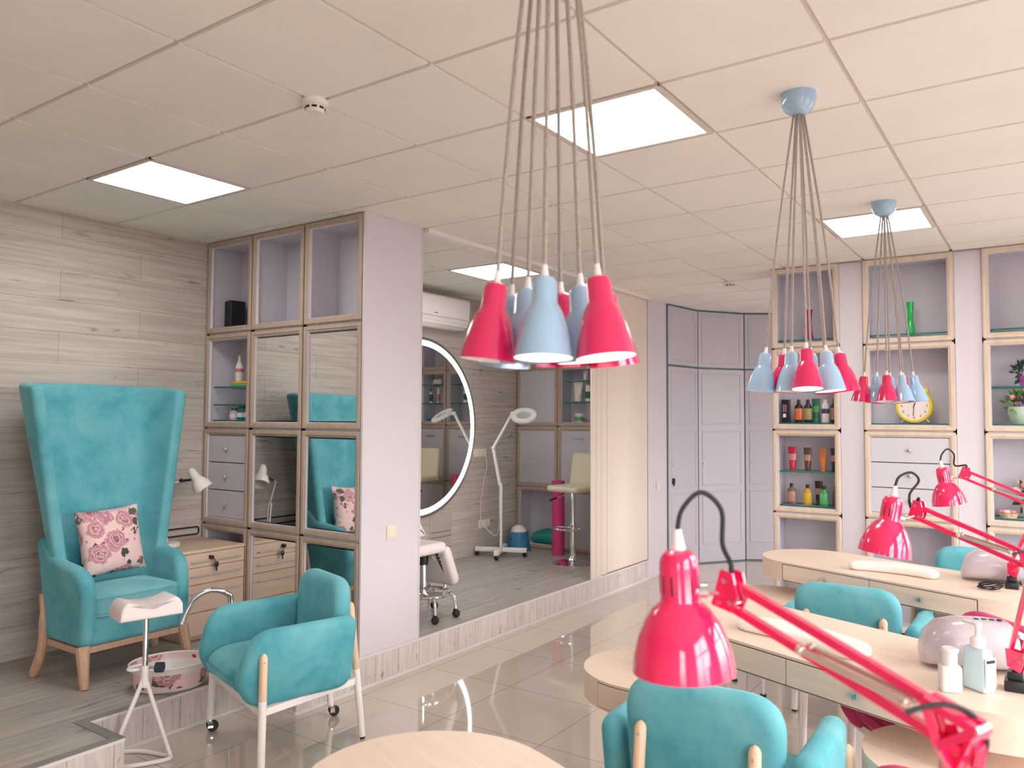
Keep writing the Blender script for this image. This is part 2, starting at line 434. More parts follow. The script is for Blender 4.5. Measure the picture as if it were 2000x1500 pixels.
# daylight portals in the openings
def portal(loc, rot, sx, sy):
    l = bpy.data.lights.new('window_daylight', 'AREA'); l.shape = 'RECTANGLE'; l.size = sx; l.size_y = sy
    l.cycles.is_portal = True
    o = bpy.data.objects.new('window_daylight', l); COL.objects.link(o); o.location = loc; o.rotation_euler = rot
for p, q in WR: portal((XR+.10, (p+q)/2, 1.485), (0, PI/2, 0), 2.27, q-p)
for p, q in WF_FILL: portal(((p+q)/2, YF-.10, 1.485), (PI/2, 0, 0), q-p, 2.27)

# raised platform with a notch
PX, NX, NY0, NY1, PYE = .795, .48, .45, 1.40, 5.88
o_ = [(XL, YF), (PX, YF), (PX, NY0), (NX, NY0), (NX, NY1), (PX, NY1), (PX, PYE), (XL, PYE)]
bm = B(); prism(bm, o_, 0, PZ, 1, mtop=0); struct('floor_platform', bm, ['platform_top', 'riser'])
bm = B(); e = .004; w = .045   # dark edging boards on the top around the notch
for x0, y0, x1, y1 in ((PX-w, YF, PX+.004, NY0-w), (NX-w, NY0-w, PX+.004, NY0+.004), (NX-w, NY0+.004, NX+.004, NY1), (NX-w, NY1, PX+.004, NY1+.02)):
    box(bm, x0, y0, PZ, x1, y1, PZ+.004)
struct('trim_1', bm, 'platform_edge')
bm = B()                        # pale strip at riser foot and nosing
for z0, z1, d in ((0, .018, .006), (PZ-.012, PZ+.001, .005)):
    box(bm, PX, YF, z0, PX+d, NY0, z1); box(bm, NX, NY0, z0, NX+d, NY1, z1); box(bm, NX, NY0, z0, PX, NY0+d, z1); box(bm, NX, NY1-d, z0, PX, NY1, z1)
    box(bm, PX, NY1, z0, PX+d, PYE, z1)
struct('trim_2', bm, 'white_strip')
# lavender pier past the sliding panels
bm = B(); box(bm, XL, 6.22, 0, PX-.005, 6.36, H); box(bm, PX-.12, 5.89, 0, PX-.005, 6.22, H); struct('wall_pier', bm, 'lavender')

# ceiling lights
first = None
LBL = ['square ceiling light panel above the teal wingback armchair', 'square ceiling light panel behind the nearest hanging lamp cords',
       'square ceiling light panel behind the canopy of the farthest pendant', 'square ceiling light panel in the raised niche behind the ceiling rail']
for (j, i), lb in zip(LIGHTS, LBL):
    if first is None:
        t = thing('ceiling_light', lb, 'ceiling light', (j*.6+.3, i*.6+.3, H))
        bm = B()
        for a in range(4):
            M_ = R(90*a, 'Z'); box(bm, -.295, -.295, -.003, .295, -.272, .02, 0, M_)
        build('frame', bm, 'ceiling_grid', t, False)
        bm = B(); box(bm, -.272, -.272, .002, .272, .272, .012); build('diffuser', bm, 'panel_light', t, False)
        first = t
    else: dup(first, lb, (j*.6+.3, i*.6+.3, H))
# smoke detectors
t = thing('smoke_detector', 'white smoke detector on the ceiling above the teal wingback armchair', 'smoke detector', (1.81, .585, H))
bm = B(); lathe(bm, [(0, 0), (.052, 0), (.054, -.012), (.05, -.022), (.040, -.026), (.038, -.040), (.030, -.050), (0, -.052)], 28); build('housing', bm, 'ivory', t)
bm = B()
for a in range(8):
    rbox(bm, -.010, -.0405, -.039, .010, -.036, -.030, .001, 1, M=R(45*a, 'Z'))
build('vent_slot', bm, 'black_plastic', t)
dup(t, 'white smoke detector on the far ceiling near the curved lilac cupboards', (1.81, 5.43, H), 30)

# ------------------------------------------------------------------ framed wall cabinets
ROW = [2.86, 2.195, 1.53, .862, .19]
def glass_shelf(par, x0, x1, y0, y1, z):
    bm = B(); box(bm, x0, y0, z-.010, x1, y1, z, 0)
    for f in bm.faces:
        if abs(f.normal.z) < .5 or f.normal.length == 0: pass
    bm.normal_update()
    for f in bm.faces: f.material_index = 0 if abs(f.normal.z) > .5 else 1
    build('glass_shelf', bm, ['shelf_glass', 'glass_edge'], par, False)
def cell(par, x0, x1, z0, z1, yf, kind, dep, frame, shelves=(), knobm='chrome', dmat='door_lilac'):
    g, w = .007, .036
    X0, X1, Z0, Z1 = x0+g, x1-g, z0+g, z1-g
    bm = B()
    o0 = [(X0, Z0), (X1, Z0), (X1, Z1), (X0, Z1)]
    def ring(ins, y): return [bm.verts.new((a+(ins if a < (x0+x1)/2 else -ins), y, c+(ins if c < (z0+z1)/2 else -ins))) for a, c in o0]
    rr = [ring(0, yf+.004), ring(0, yf-.016), ring(.004, yf-.02), ring(.024, yf-.02), ring(.027, yf-.014), ring(w, yf-.012), ring(w+.006, yf+.006)]
    for k in range(len(rr)-1):
        for i in range(4):
            f = bm.faces.new((rr[k][i], rr[k][(i+1) % 4], rr[k+1][(i+1) % 4], rr[k+1][i])); f.material_index = 1 if k == 5 else 0
    build('cell_frame', bm, [frame, 'lavender_in'], par, False)
    a0, a1, c0, c1 = X0+w+.004, X1-w-.004, Z0+w+.004, Z1-w-.004
    if kind == 'mirror':
        bm = B(); box(bm, a0+.008, yf-.002, c0+.008, a1-.008, yf+.006, c1-.008); build('mirror_panel', bm, 'mirror', par, False)
    elif kind == 'door' or kind == 'handle':
        bm = B(); rbox(bm, a0, yf-.004, c0, a1, yf+.012, c1, .003, 1); d = build('door', bm, dmat, par, False)
        if kind == 'handle':
            bm = B(); xm = (a0+a1)/2; zt = c1-.075
            rbox(bm, xm-.06, yf-.026, zt-.007, xm+.06, yf-.016, zt+.007, .003, 2)
            for s in (-.045, .045): box(bm, xm+s-.004, yf-.018, zt-.004, xm+s+.004, yf-.003, zt+.004)
            build('handle', bm, 'grey_metal', d)
    elif kind == 'drawers':
        h = (c1-c0)/3
        for k in range(3):
            bm = B(); rbox(bm, a0, yf-.004, c0+k*h+.003, a1, yf+.012, c0+(k+1)*h-.003, .003, 1); d = build('drawer', bm, dmat, par, False)
            bm = B(); rbox(bm, (a0+a1)/2-.012, yf-.026, c0+(k+.5)*h-.012, (a0+a1)/2+.012, yf-.004, c0+(k+.5)*h+.012, .004, 2); build('knob', bm, knobm, d)
    for z in shelves: glass_shelf(par, a0-.004, a1+.004, yf+.03, yf+dep-.012, z)
def cabinet(name, label, cols, yf, dep, total, rows, frame, grid, base=PZ, shelves={}, dmat='door_lilac', cat='cabinet'):
    """cols: list of x bounds; grid[r][c] = kind; open cells get a hollow"""
    t = thing(name, label, cat)
    bm = B(); th = .018; xs = [cols[0][0], cols[-1][1]]
    X0, X1 = cols[0][0], cols[-1][1]; Z1, Z0 = rows[0], rows[-1]
    box(bm, X0, yf+dep, Z0, X1, yf+total, Z1-.001)                       # back block
    for k, z in enumerate(rows):
        za, zb = (z-.03, z-.001) if k == 0 else ((z, z+.03) if k == len(rows)-1 else (z-.02, z+.02))
        box(bm, X0, yf, za, X1, yf+dep, zb)
    for c, (a, d) in enumerate(cols):
        box(bm, a, yf, Z0+.03, a+.02, yf+dep, Z1-.03); box(bm, d-.02, yf, Z0+.03, d, yf+dep, Z1-.03)
    build('carcass', bm, 'lavender_in', t, False)
    for r in range(len(rows)-1):
        for c, (a, d) in enumerate(cols):
            cell(t, a, d, rows[r+1], rows[r], yf, grid[r][c], dep, frame, shelves.get((r, c), ()), dmat=dmat)
    return t
UX = [-.795, -.285, .245, .775]
unit = cabinet('display_partition', 'framed partition cabinet of open cubes, drawers and mirrors beside the teal wingback armchair',
    [(UX[0], UX[1]), (UX[1], UX[2]), (UX[2], UX[3])], 1.89, .265, .498, ROW, 'oak_frame',
    [['open', 'open', 'open'], ['open', 'mirror', 'mirror'], ['drawers', 'mirror', 'mirror'], ['open', 'mirror', 'mirror']],
    shelves={(1, 0): (1.825, 1.70, 1.588)}, dmat='lavender_dim')
bm = B(); box(bm, .775, 1.874, PZ, .792, 2.39, H-.001); build('side_panel', bm, 'lavender', unit, False)
bm = B(); box(bm, XL+.002, 2.388, PZ, .792, 2.402, H-.001); build('back_panel', bm, 'lavender', unit, False)
DISP = 'wall display cabinets on the far side'
c1 = cabinet('display_cabinet', 'narrow framed wall cabinet holding hair product bottles behind the farthest desk', [(2.285, 2.815)], 5.07, .28, .33, ROW[:4]+[.02], 'oak_frame_pale',
    [['open'], ['open'], ['open'], ['open']], shelves={(0, 0): (2.268,), (1, 0): (1.59,), (2, 0): (1.195, .918)}, cat='wall cabinet')
c2 = cabinet('display_cabinet', 'framed wall cabinet with the green vase, yellow clock and three white drawers', [(2.985, 3.612)], 5.07, .28, .33, ROW[:4]+[.02], 'oak_frame_pale',
    [['open'], ['open'], ['drawers'], ['open']], shelves={(0, 0): (2.272,), (1, 0): (1.587,)}, dmat='lavender_in', cat='wall cabinet')
c3 = cabinet('display_cabinet', 'framed wall cabinet with potted flowers cut by the right picture edge', [(3.785, 4.412)], 5.07, .28, .33, ROW[:4]+[.02], 'oak_frame_pale',
    [['open'], ['open'], ['open'], ['open']], shelves={(0, 0): (2.272,), (1, 0): (1.86, 1.587), (2, 0): (.918,)}, cat='wall cabinet')
bm = B()
for a, c in ((2.817, 2.983), (3.614, 3.783), (4.414, XR)): box(bm, a, 5.074, 0, c, 5.4, H-.001)
box(bm, 2.285, 5.402, 0, 4.414, 5.5, H-.001)
struct('wall_shelf', bm, 'lavender')
bm = B(); box(bm, 2.285, 5.05, H-.008, XR, 5.074, H-.001); struct('trim_3', bm, 'gap_grey')
niche = cabinet('wall_cabinet', 'lilac built-in cabinet at the back of the raised niche', [(-.79, -.255), (-.255, .27), (.27, .764)], 5.85, .25, .34, ROW, 'oak_frame',
    [['door', 'open', 'open'], ['door', 'open', 'open'], ['door', 'handle', 'handle'], ['open', 'door', 'door']],
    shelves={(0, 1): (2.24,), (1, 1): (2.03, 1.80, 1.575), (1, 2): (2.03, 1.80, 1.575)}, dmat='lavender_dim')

# curved run of tall lilac cupboards
FAC = [((.80, 6.36), (.885, 7.0)), ((.885, 7.0), (1.245, 7.535)), ((1.245, 7.535), (1.95, 8.0))]
FL = ['tall lilac cupboard with a key, leftmost of the curved run', 'tall lilac cupboard in the middle of the curved run', 'tall lilac cupboard half hidden behind the bottle cabinet']
for (p, q), lb in zip(FAC, FL):
    d = V((q[0]-p[0], q[1]-p[1])); Lc = d.length; ang = math.degrees(math.atan2(d.y, d.x))
    t = thing('tall_cupboard', lb, 'cupboard', (p[0], p[1], 0), ang)
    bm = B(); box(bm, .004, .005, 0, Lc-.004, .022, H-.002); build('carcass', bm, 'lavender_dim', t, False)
    bm = B(); box(bm, .001, .0, 0, .004, .01, H-.004); box(bm, Lc-.009, -.002, 0, Lc-.003, .01, H-.004); box(bm, .004, -.001, 2.19, Lc-.009, .008, 2.205); box(bm, .004, -.001, H-.018, Lc-.009, .008, H-.003); box(bm, .004, 0, 0, Lc-.009, .008, .012)
    build('gap_strip', bm, 'teal_gap', t, False)
    def leaf(z0, z1, pans):
        bm = B(); box(bm, .008, -.012, z0, Lc-.012, .005, z1)
        for a, c in pans:
            o0 = [(.05, a), (Lc-.055, a), (Lc-.055, c), (.05, c)]
            def rg(i_, y): return [bm.verts.new((x+(i_ if x < Lc/2 else -i_), y, z+(i_ if z < (a+c)/2 else -i_))) for x, z in o0]
            rr = [rg(0, -.012), rg(.004, -.018), rg(.016, -.018), rg(.022, -.009)]
            for k in range(3):
                for i in range(4): bm.faces.new((rr[k][i], rr[k][(i+1) % 4], rr[k+1][(i+1) % 4], rr[k+1][i]))
            bm.faces.new(rr[3])
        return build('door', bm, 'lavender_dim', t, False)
    leaf(2.21, H-.02, [(2.25, H-.06)])
    dr = leaf(.015, 2.185, [(1.56, 2.15), (.87, 1.49), (.21, .81)])
    bm = B(); lathe(bm, [(0, 0), (.010, .001), (.010, .012), (0, .014)], 12, T(.07, -.018, 1.12) @ R(90, 'X')); build('lock', bm, 'grey_metal', dr)
    if lb.startswith('tall lilac cupboard with a key'):
        bm = B(); rbox(bm, .06, -.045, .92, .085, -.018, .985, .006, 2); box(bm, .068, -.04, .90, .076, -.025, .92); build('key', bm, 'black_plastic', dr)

# sliding beige panels under a ceiling rail
PN = ['beige sliding panel with an open left edge, nearest of the four', 'narrow visible beige sliding panel, second of the four', 'narrow visible beige sliding panel, third of the four', 'wide beige sliding panel beside the lilac pier']
PY = [(4.635, 4.725, .826), (4.71, 4.85, .812), (4.84, 4.985, .798), (4.975, 5.885, .784)]
for (a, c, x), lb in zip(PY, PN):
    t = thing('sliding_panel', lb, 'sliding panel', (x, 0, 0))
    bm = B(); rbox(bm, -.012, a, PZ+.006, 0, c, H-.03, .002, 1); build('panel', bm, 'beige_panel', t, False)
    bm = B(); box(bm, -.010, c-.002, PZ+.006, .0006, c+.001, H-.03); build('edge_strip', bm, 'beige_edge', t, False)
bm = B(); box(bm, .775, 2.41, H-.028, .835, 5.88, H-.001); box(bm, .79, 2.41, H-.0295, .82, 5.88, H-.028)
tag(build('ceiling_rail', bm, 'ivory', None, False), 'white sliding panel rail along the ceiling at the niche front', 'rail')

# ------------------------------------------------------------------ pendants
def pendant(label, x, y, lamps):
    t = thing('pendant_lamp', label, 'pendant lamp', (x, y, 0), 0, None)
    bm = B(); lathe(bm, [(0, H), (.066, H), (.067, H-.012), (.063, H-.04), (.05, H-.066), (.03, H-.08), (.02, H-.083), (0, H-.083)], 32); build('canopy', bm, 'pale_blue', t)
    cx, cy = 4.191-x, -1.476-y; l = math.hypot(cx, cy); fx, fy = cx/l, cy/l; rx, ry = -fy, fx
    for a, d, colr, on, dz in lamps:
        px, py = a*rx+d*fx, a*ry+d*fy
        top = V((px*.86, py*.86, 1.861+dz)); ax = V((px*.9, py*.9, -.95)); ax.normalize()
        st = V((px*.12, py*.12, H-.075))
        bm = B(); mid = st.lerp(top+V((0, 0, .02)), .55)+V((px*.05, py*.05, 0)); tube(bm, spath([st, mid, top-ax*.018], 8), .0044, 7); build('cord', bm, 'cord_grey', t)
        q = V((0, 0, -1)).rotation_difference(ax).to_matrix().to_4x4(); M_ = Mx.Translation(top) @ q
        bm = B()
        outer = [(0, .001), (.010, 0), (.019, -.004), (.0235, -.014), (.0245, -.050), (.0262, -.053), (.034, -.066), (.0425, -.092), (.0495, -.122), (.0545, -.150)]
        inner = [(.0535, -.150), (.0485, -.122), (.0415, -.093), (.033, -.068), (.022, -.054), (.0, -.05)]
        lathe(bm, outer+inner, 28, M_, mis=[0]*len(outer)+[1]*(len(inner)-1))
        s = build('shade', bm, ['pendant_red' if colr == 'r' else 'pale_blue', 'shade_white'], t, label='glossy red shade' if colr == 'r' else 'glossy pale blue shade')
        bm = B(); lathe(bm, [(0, .022), (.005, .022), (.0065, .010), (.008, -.001), (0, -.001)], 12, M_); build('cord_grip', bm, 'white_plastic', s)
        bm = B(); ball(bm, (0, 0, -.098), .024, s=(1, 1, 1.25)); bmesh.ops.transform(bm, matrix=M_, verts=bm.verts[:]); build('bulb', bm, 'bulb_on' if on else 'bulb_off', s)
    return t
pendant('cluster of red and pale blue pendant shades nearest, its ceiling canopy out of view', 3.41, -.22,
    [(-.119, .0, 'r', 0, .0), (-.012, .07, 'b', 1, .0), (.10, .075, 'r', 1, .0), (-.052, -.075, 'b', 1, 0), (.068, -.035, 'b', 1, .0), (.025, -.14, 'r', 0, 0), (.13, -.135, 'r', 1, 0), (-.095, -.17, 'b', 0, 0)])
pendant('cluster of red and pale blue pendant shades in front of the bottle cabinet', 3.41, 1.585,
    [(.02, .135, 'r', 1, .005), (-.04, .045, 'b', 0, 0), (.10, .05, 'b', 1, 0), (.155, -.05, 'r', 0, .0), (-.148, .02, 'b', 0, .0), (-.072, -.06, 'r', 0, 0), (.04, -.07, 'b', 0, 0), (.1, -.16, 'r', 0, 0)])
pendant('cluster of unlit red and pale blue pendant shades in front of the yellow clock', 3.418, 3.39,
    [(0, .12, 'r', 0, .0), (-.135, .03, 'r', 0, 0), (.085, .07, 'b', 0, 0), (.158, .0, 'b', 0, .0), (-.06, .0, 'b', 0, 0), (.10, -.10, 'r', 0, 0), (.02, -.08, 'b', 0, 0), (-.06, -.13, 'r', 0, 0)])

# ------------------------------------------------------------------ wingback armchair (local: faces -y)
t = thing('wingback_armchair', 'tall teal velvet wingback armchair with wooden legs on the platform', 'armchair', (-.31, .958, PZ), 90)
bm = B()
nu, nv = 36, 20
def wing(u, v):
    s = abs(u); sg = 1 if u >= 0 else -1
    hw = .20+.195*v; wd = .06+.225*v; k = .5
    if s < k: x = hw*.76*s/k; y = -.012*(s/k)**2
    else:
        a = (s-k)/(1-k); x = hw*(.76+.24*math.sin(a*PI/2)); y = -.012-wd*a**1.7
    z = .22+1.385*v+.012*v*(1-s)-.02*v*max(0, s-.8)/.2
    return V((sg*x, .0+.275*v+y, z))
G = [[wing(-1+2*i/nu, j/nv) for i in range(nu+1)] for j in range(nv+1)]; th = .07
fr_ = [[None]*(nu+1) for _ in range(nv+1)]; bk_ = [[None]*(nu+1) for _ in range(nv+1)]
for j in range(nv+1):
    for i in range(nu+1):
        du = G[j][min(i+1, nu)]-G[j][max(i-1, 0)]; dv = G[min(j+1, nv)][i]-G[max(j-1, 0)][i]
        n = du.cross(dv); n.normalize()
        fr_[j][i] = bm.verts.new(G[j][i]); bk_[j][i] = bm.verts.new(G[j][i]-n*th)
for j in range(nv):
    for i in range(nu):
        bm.faces.new((fr_[j][i], fr_[j][i+1], fr_[j+1][i+1], fr_[j+1][i])); bm.faces.new((bk_[j][i], bk_[j+1][i], bk_[j+1][i+1], bk_[j][i+1]))
for i in range(nu):
    for j in (0, nv): bm.faces.new((fr_[j][i], bk_[j][i], bk_[j][i+1], fr_[j][i+1]))
for j in range(nv):
    for i in (0, nu): bm.faces.new((fr_[j][i], fr_[j+1][i], bk_[j+1][i], bk_[j][i]))
bmesh.ops.recalc_face_normals(bm, faces=bm.faces[:])
ed = [e for e in bm.edges if len(e.link_faces) == 2 and e.calc_face_angle(0) > .8]
bmesh.ops.bevel(bm, geom=ed, offset=.026, segments=4, affect='EDGES', profile=.5)
bk = build('backrest', bm, 'teal_velvet', t, ang=1.2)
bm = B(); rbox(bm, -.30, -.315, .20, .30, .07, .36, .03, 4); build('base', bm, 'teal_velvet', t, ang=1.2)
bm = B(); o0 = rpoly([(-.25, -.33), (.25, -.33), (.25, .04), (-.25, .04)], [.06, .06, .03, .03], 6)
pad(bm, o0, .125, .03, T(0, 0, .405), dome=.026); cu = build('seat_cushion', bm, 'teal_pale', t, ang=1.2)
bm = B(); tube(bm, [(x*1.004, y*1.004, .450) for x, y in o0], .0055, 6, closed=True); tube(bm, [(x*1.004, y*1.004, .358) for x, y in o0], .005, 6, closed=True); build('piping', bm, 'teal_pale', cu)
for s in (-1, 1):
    bm = B(); o0 = [(p.x, p.y) for p in spath([(a, c, 0) for a, c in [(.105, .33), (.125, .50), (.10, .735), (.02, .70), (-.07, .645), (-.19, .628), (-.275, .595), (-.322, .52), (-.332, .40), (-.33, .33)]], 5)]; o0 = rpoly([(.09, .20)]+o0+[(-.325, .20)], [.055]+[0]*len(o0)+[.055], 6)
    def bend(p, s=s): return (p.x, p.y, p.z+s*(.035*max(0, (p.y-.36)/.3)**1.4 if p.y > .36 else 0)-s*.03*max(0, (-p.x-.18)/.15)*max(0, (p.y-.36)/.3))
    pad(bm, o0[::-1], .085, .04, Mx(((0, 0, 1, s*.270), (1, 0, 0, 0), (0, 1, 0, 0), (0, 0, 0, 1))), k=5, bend=bend, ctr=(-.08, .44))
    build('arm', bm, 'teal_velvet', t, ang=1.2)
bm = B(); bar(bm, (-.28, -.285, .185), (.28, -.285, .185), .032); bar(bm, (-.28, .05, .185), (.28, .05, .185), .032); bar(bm, (-.29, -.285, .185), (-.29, .05, .185), .032); bar(bm, (.29, -.285, .185), (.29, .05, .185), .032)
build('leg_rail', bm, 'leg_wood', t, False)
for sx in (-1, 1):
    bm = B(); tube(bm, [(sx*.285, -.285, .205), (sx*.30, -.345, 0)], [.036, .021], 10); build('leg', bm, 'leg_wood', t)
    bm = B(); tube(bm, spath([(sx*.315, .10, .44), (sx*.315, .075, .26), (sx*.325, .075, .12), (sx*.352, .105, 0)], 5), [.016]*4+[.024]*6+[.026]*5+[.015], 10); build('leg', bm, 'leg_wood', t)
# floral cushion on the seat
bm = B(); n = 14
def cz(a, c): return .062*((1-abs(a)**2.6)*(1-abs(c)**2.6))**.55+.004
for s in (-1, 1):
    gd = [[bm.verts.new((.188*(-1+2*i/n)*(1-.05*(1-(-1+2*j/n)**2)), s*cz(-1+2*i/n, -1+2*j/n) if 0 < i < n and 0 < j < n else 0, .188*(-1+2*j/n)*(1-.05*(1-(-1+2*i/n)**2)))) for i in range(n+1)] for j in range(n+1)]
    for j in range(n):
        for i in range(n): bm.faces.new((gd[j][i], gd[j][i+1], gd[j+1][i+1], gd[j+1][i]))
cu = tag(build('throw_cushion', bm, 'floral_cushion', None, ang=1.5), 'square pink rose-print cushion leaning in the teal wingback armchair', 'cushion')
cu.matrix_world = T(-.275, .945, .895) @ R(92, 'Z') @ R(-12, 'X') @ R(-3, 'Y')

# ------------------------------------------------------------------ low salon armchairs (local: faces -y)
def salon_chair(label, fabric, loc, rz, casters=(0, 0, 0, 0)):
    t = thing('salon_armchair', label, 'armchair', loc, rz)
    bm = B(); o0 = rpoly([(-.245, -.375), (.245, -.375), (.255, .14), (-.255, .14)], [.19, .19, .04, .04], 8)
    pad(bm, o0, .135, .055, T(0, 0, .405), k=5, dome=.012, bend=lambda p: (p.x, p.y, p.z-(.035 if p.z < 0 else .012)*max(0, (-p.y-.18)/.18)**2*(-1 if p.z < 0 else 1)))
    build('seat', bm, fabric, t, ang=1.2)
    bm = B(); o0 = rpoly([(-.225, .33), (.225, .33), (.25, .81), (-.25, .81)], [.07, .07, .12, .12], 8)
    M_ = Mx(((1, 0, 0, 0), (0, 0, -1, .165), (0, 1, 0, 0), (0, 0, 0, 1)))
    pad(bm, o0, .095, .045, M_, k=5, dome=.008, bend=lambda p: (p.x, p.y, p.z-.10*(p.y-.4)*.6+.25*p.x*p.x))
    build('backrest', bm, fabric, t, ang=1.2)
    for s in (-1, 1):
        bm = B(); o0 = rpoly([(.19, .315), (.21, .655), (-.31, .648), (-.37, .42), (-.30, .305)], [.09, .06, .21, .12, .10], 10)
        M_ = Mx(((0, 0, 1, s*.285), (1, 0, 0, 0), (0, 1, 0, 0), (0, 0, 0, 1)))
        pad(bm, o0[::-1], .085, .042, M_, k=5, dome=.006, bend=lambda p, s=s: (p.x, p.y, p.z+s*(.07*(p.y-.32)-.10*max(0, p.x-.05)-.10*max(0, -p.x-.15))))
        build('arm', bm, fabric, t, ang=1.2)
    bm = B()
    for s in (-1, 1):
        tube(bm, [(s*.335, -.265, .30), (s*.195, .245, .30)], .022, 4, square=True)
    tube(bm, [(-.335, -.265, .30), (.335, -.265, .30)], .022, 4, square=True); tube(bm, [(-.19, .235, .30), (.19, .235, .30)], .022, 4, square=True)
    build('frame', bm, 'white_paint', t, False)
    ends = [((-.362, -.275, 0), (-.337, -.262, .555)), ((.362, -.275, 0), (.337, -.262, .555)), ((-.180, .31, 0), (-.172, .236, .685)), ((.180, .31, 0), (.172, .236, .685))]
    for k, (a, c) in enumerate(ends):
        a, c = V(a), V(c); ca = casters[k]; zc = .352
        P = lambda z: a.lerp(c, z/c.z)
        z0 = .066 if ca else .012
        bm = B(); tube(bm, [P(z0), P(zc)], [.0165, .0185], 14); lg = build('leg', bm, 'white_paint', t)
        bm = B(); tube(bm, [P(zc), P(c.z-.02), P(c.z-.008), P(c.z)], [.0185, .0185, .014, .004], 14); up = build('leg_top', bm, 'stick_wood', lg, label='pale wooden upper leg')
        bm = B(); d = (P(.5)-P(.4)).normalized(); nrm = V((0, 1, 0)) if k > 1 else V(((-1 if k == 0 else 1), 0, 0))
        ctr = P(c.z-.035)+nrm*.0175; q = V((0, 0, 1)).rotation_difference(nrm).to_matrix().to_4x4()
        lathe(bm, [(0, .003), (.004, .003), (.005, 0)], 10, Mx.Translation(ctr) @ q); build('screw', bm, 'grey_metal', up)
        if ca:
            bm = B(); p = P(0); lathe(bm, [(0, .068), (.014, .068), (.014, .052), (0, .05)], 12, T(p.x, p.y, 0)); box(bm, p.x-.016, p.y-.012, .024, p.x-.0135, p.y+.012, .056); box(bm, p.x+.0135, p.y-.012, .024, p.x+.016, p.y+.012, .056); box(bm, p.x-.016, p.y-.012, .05, p.x+.016, p.y+.012, .056); tube(bm, [(p.x-.017, p.y+.008, .028), (p.x+.017, p.y+.008, .028)], .006, 10)
            cs = build('caster', bm, 'chrome', lg)
            bm = B(); lathe(bm, [(0, -.011), (.022, -.011), (.028, -.006), (.028, .006), (.022, .011), (0, .011)], 20, T(p.x, p.y+.016, .028) @ R(90, 'Y')); build('wheel', bm, 'black_rubber', lg)
        else:
            bm = B(); p = P(0); lathe(bm, [(0, 0), (.013, 0), (.013, .012), (0, .012)], 12, T(p.x, p.y, 0)); build('foot', bm, 'black_rubber', lg)
    return t
ch = salon_chair('teal velvet armchair with casters on two legs, by the mirrored partition', 'teal_velvet', (1.040, 1.155, 0), -17.5, (1, 0, 1, 0))
c2_ = salon_chair('teal velvet armchair seen from behind in the foreground under the pink lamp', 'teal_velvet', (3.305, 1.02, 0), 182.7)
c2_.location = (3.295, 1.0, 0)
dup(c2_, 'teal velvet armchair seen from behind between the middle and farthest desks', (3.345, 2.775, 0), 181)
dup(c2_, 'teal velvet armchair behind the farthest desk, only its back showing', (3.80, 4.11, 0), 4)
pk = salon_chair('raspberry velvet armchair beyond the middle desk beside the lilac nail lamp', 'pink_velvet', (3.87, 2.14, 0), -50); [setattr(c_, 'scale', (1, 1, .95)) for c_ in pk.children if c_.name.startswith('arm')]
dup(pk, 'raspberry velvet armchair at the bottom right picture edge under the lamp arm', (3.925, .31, 0), -30)

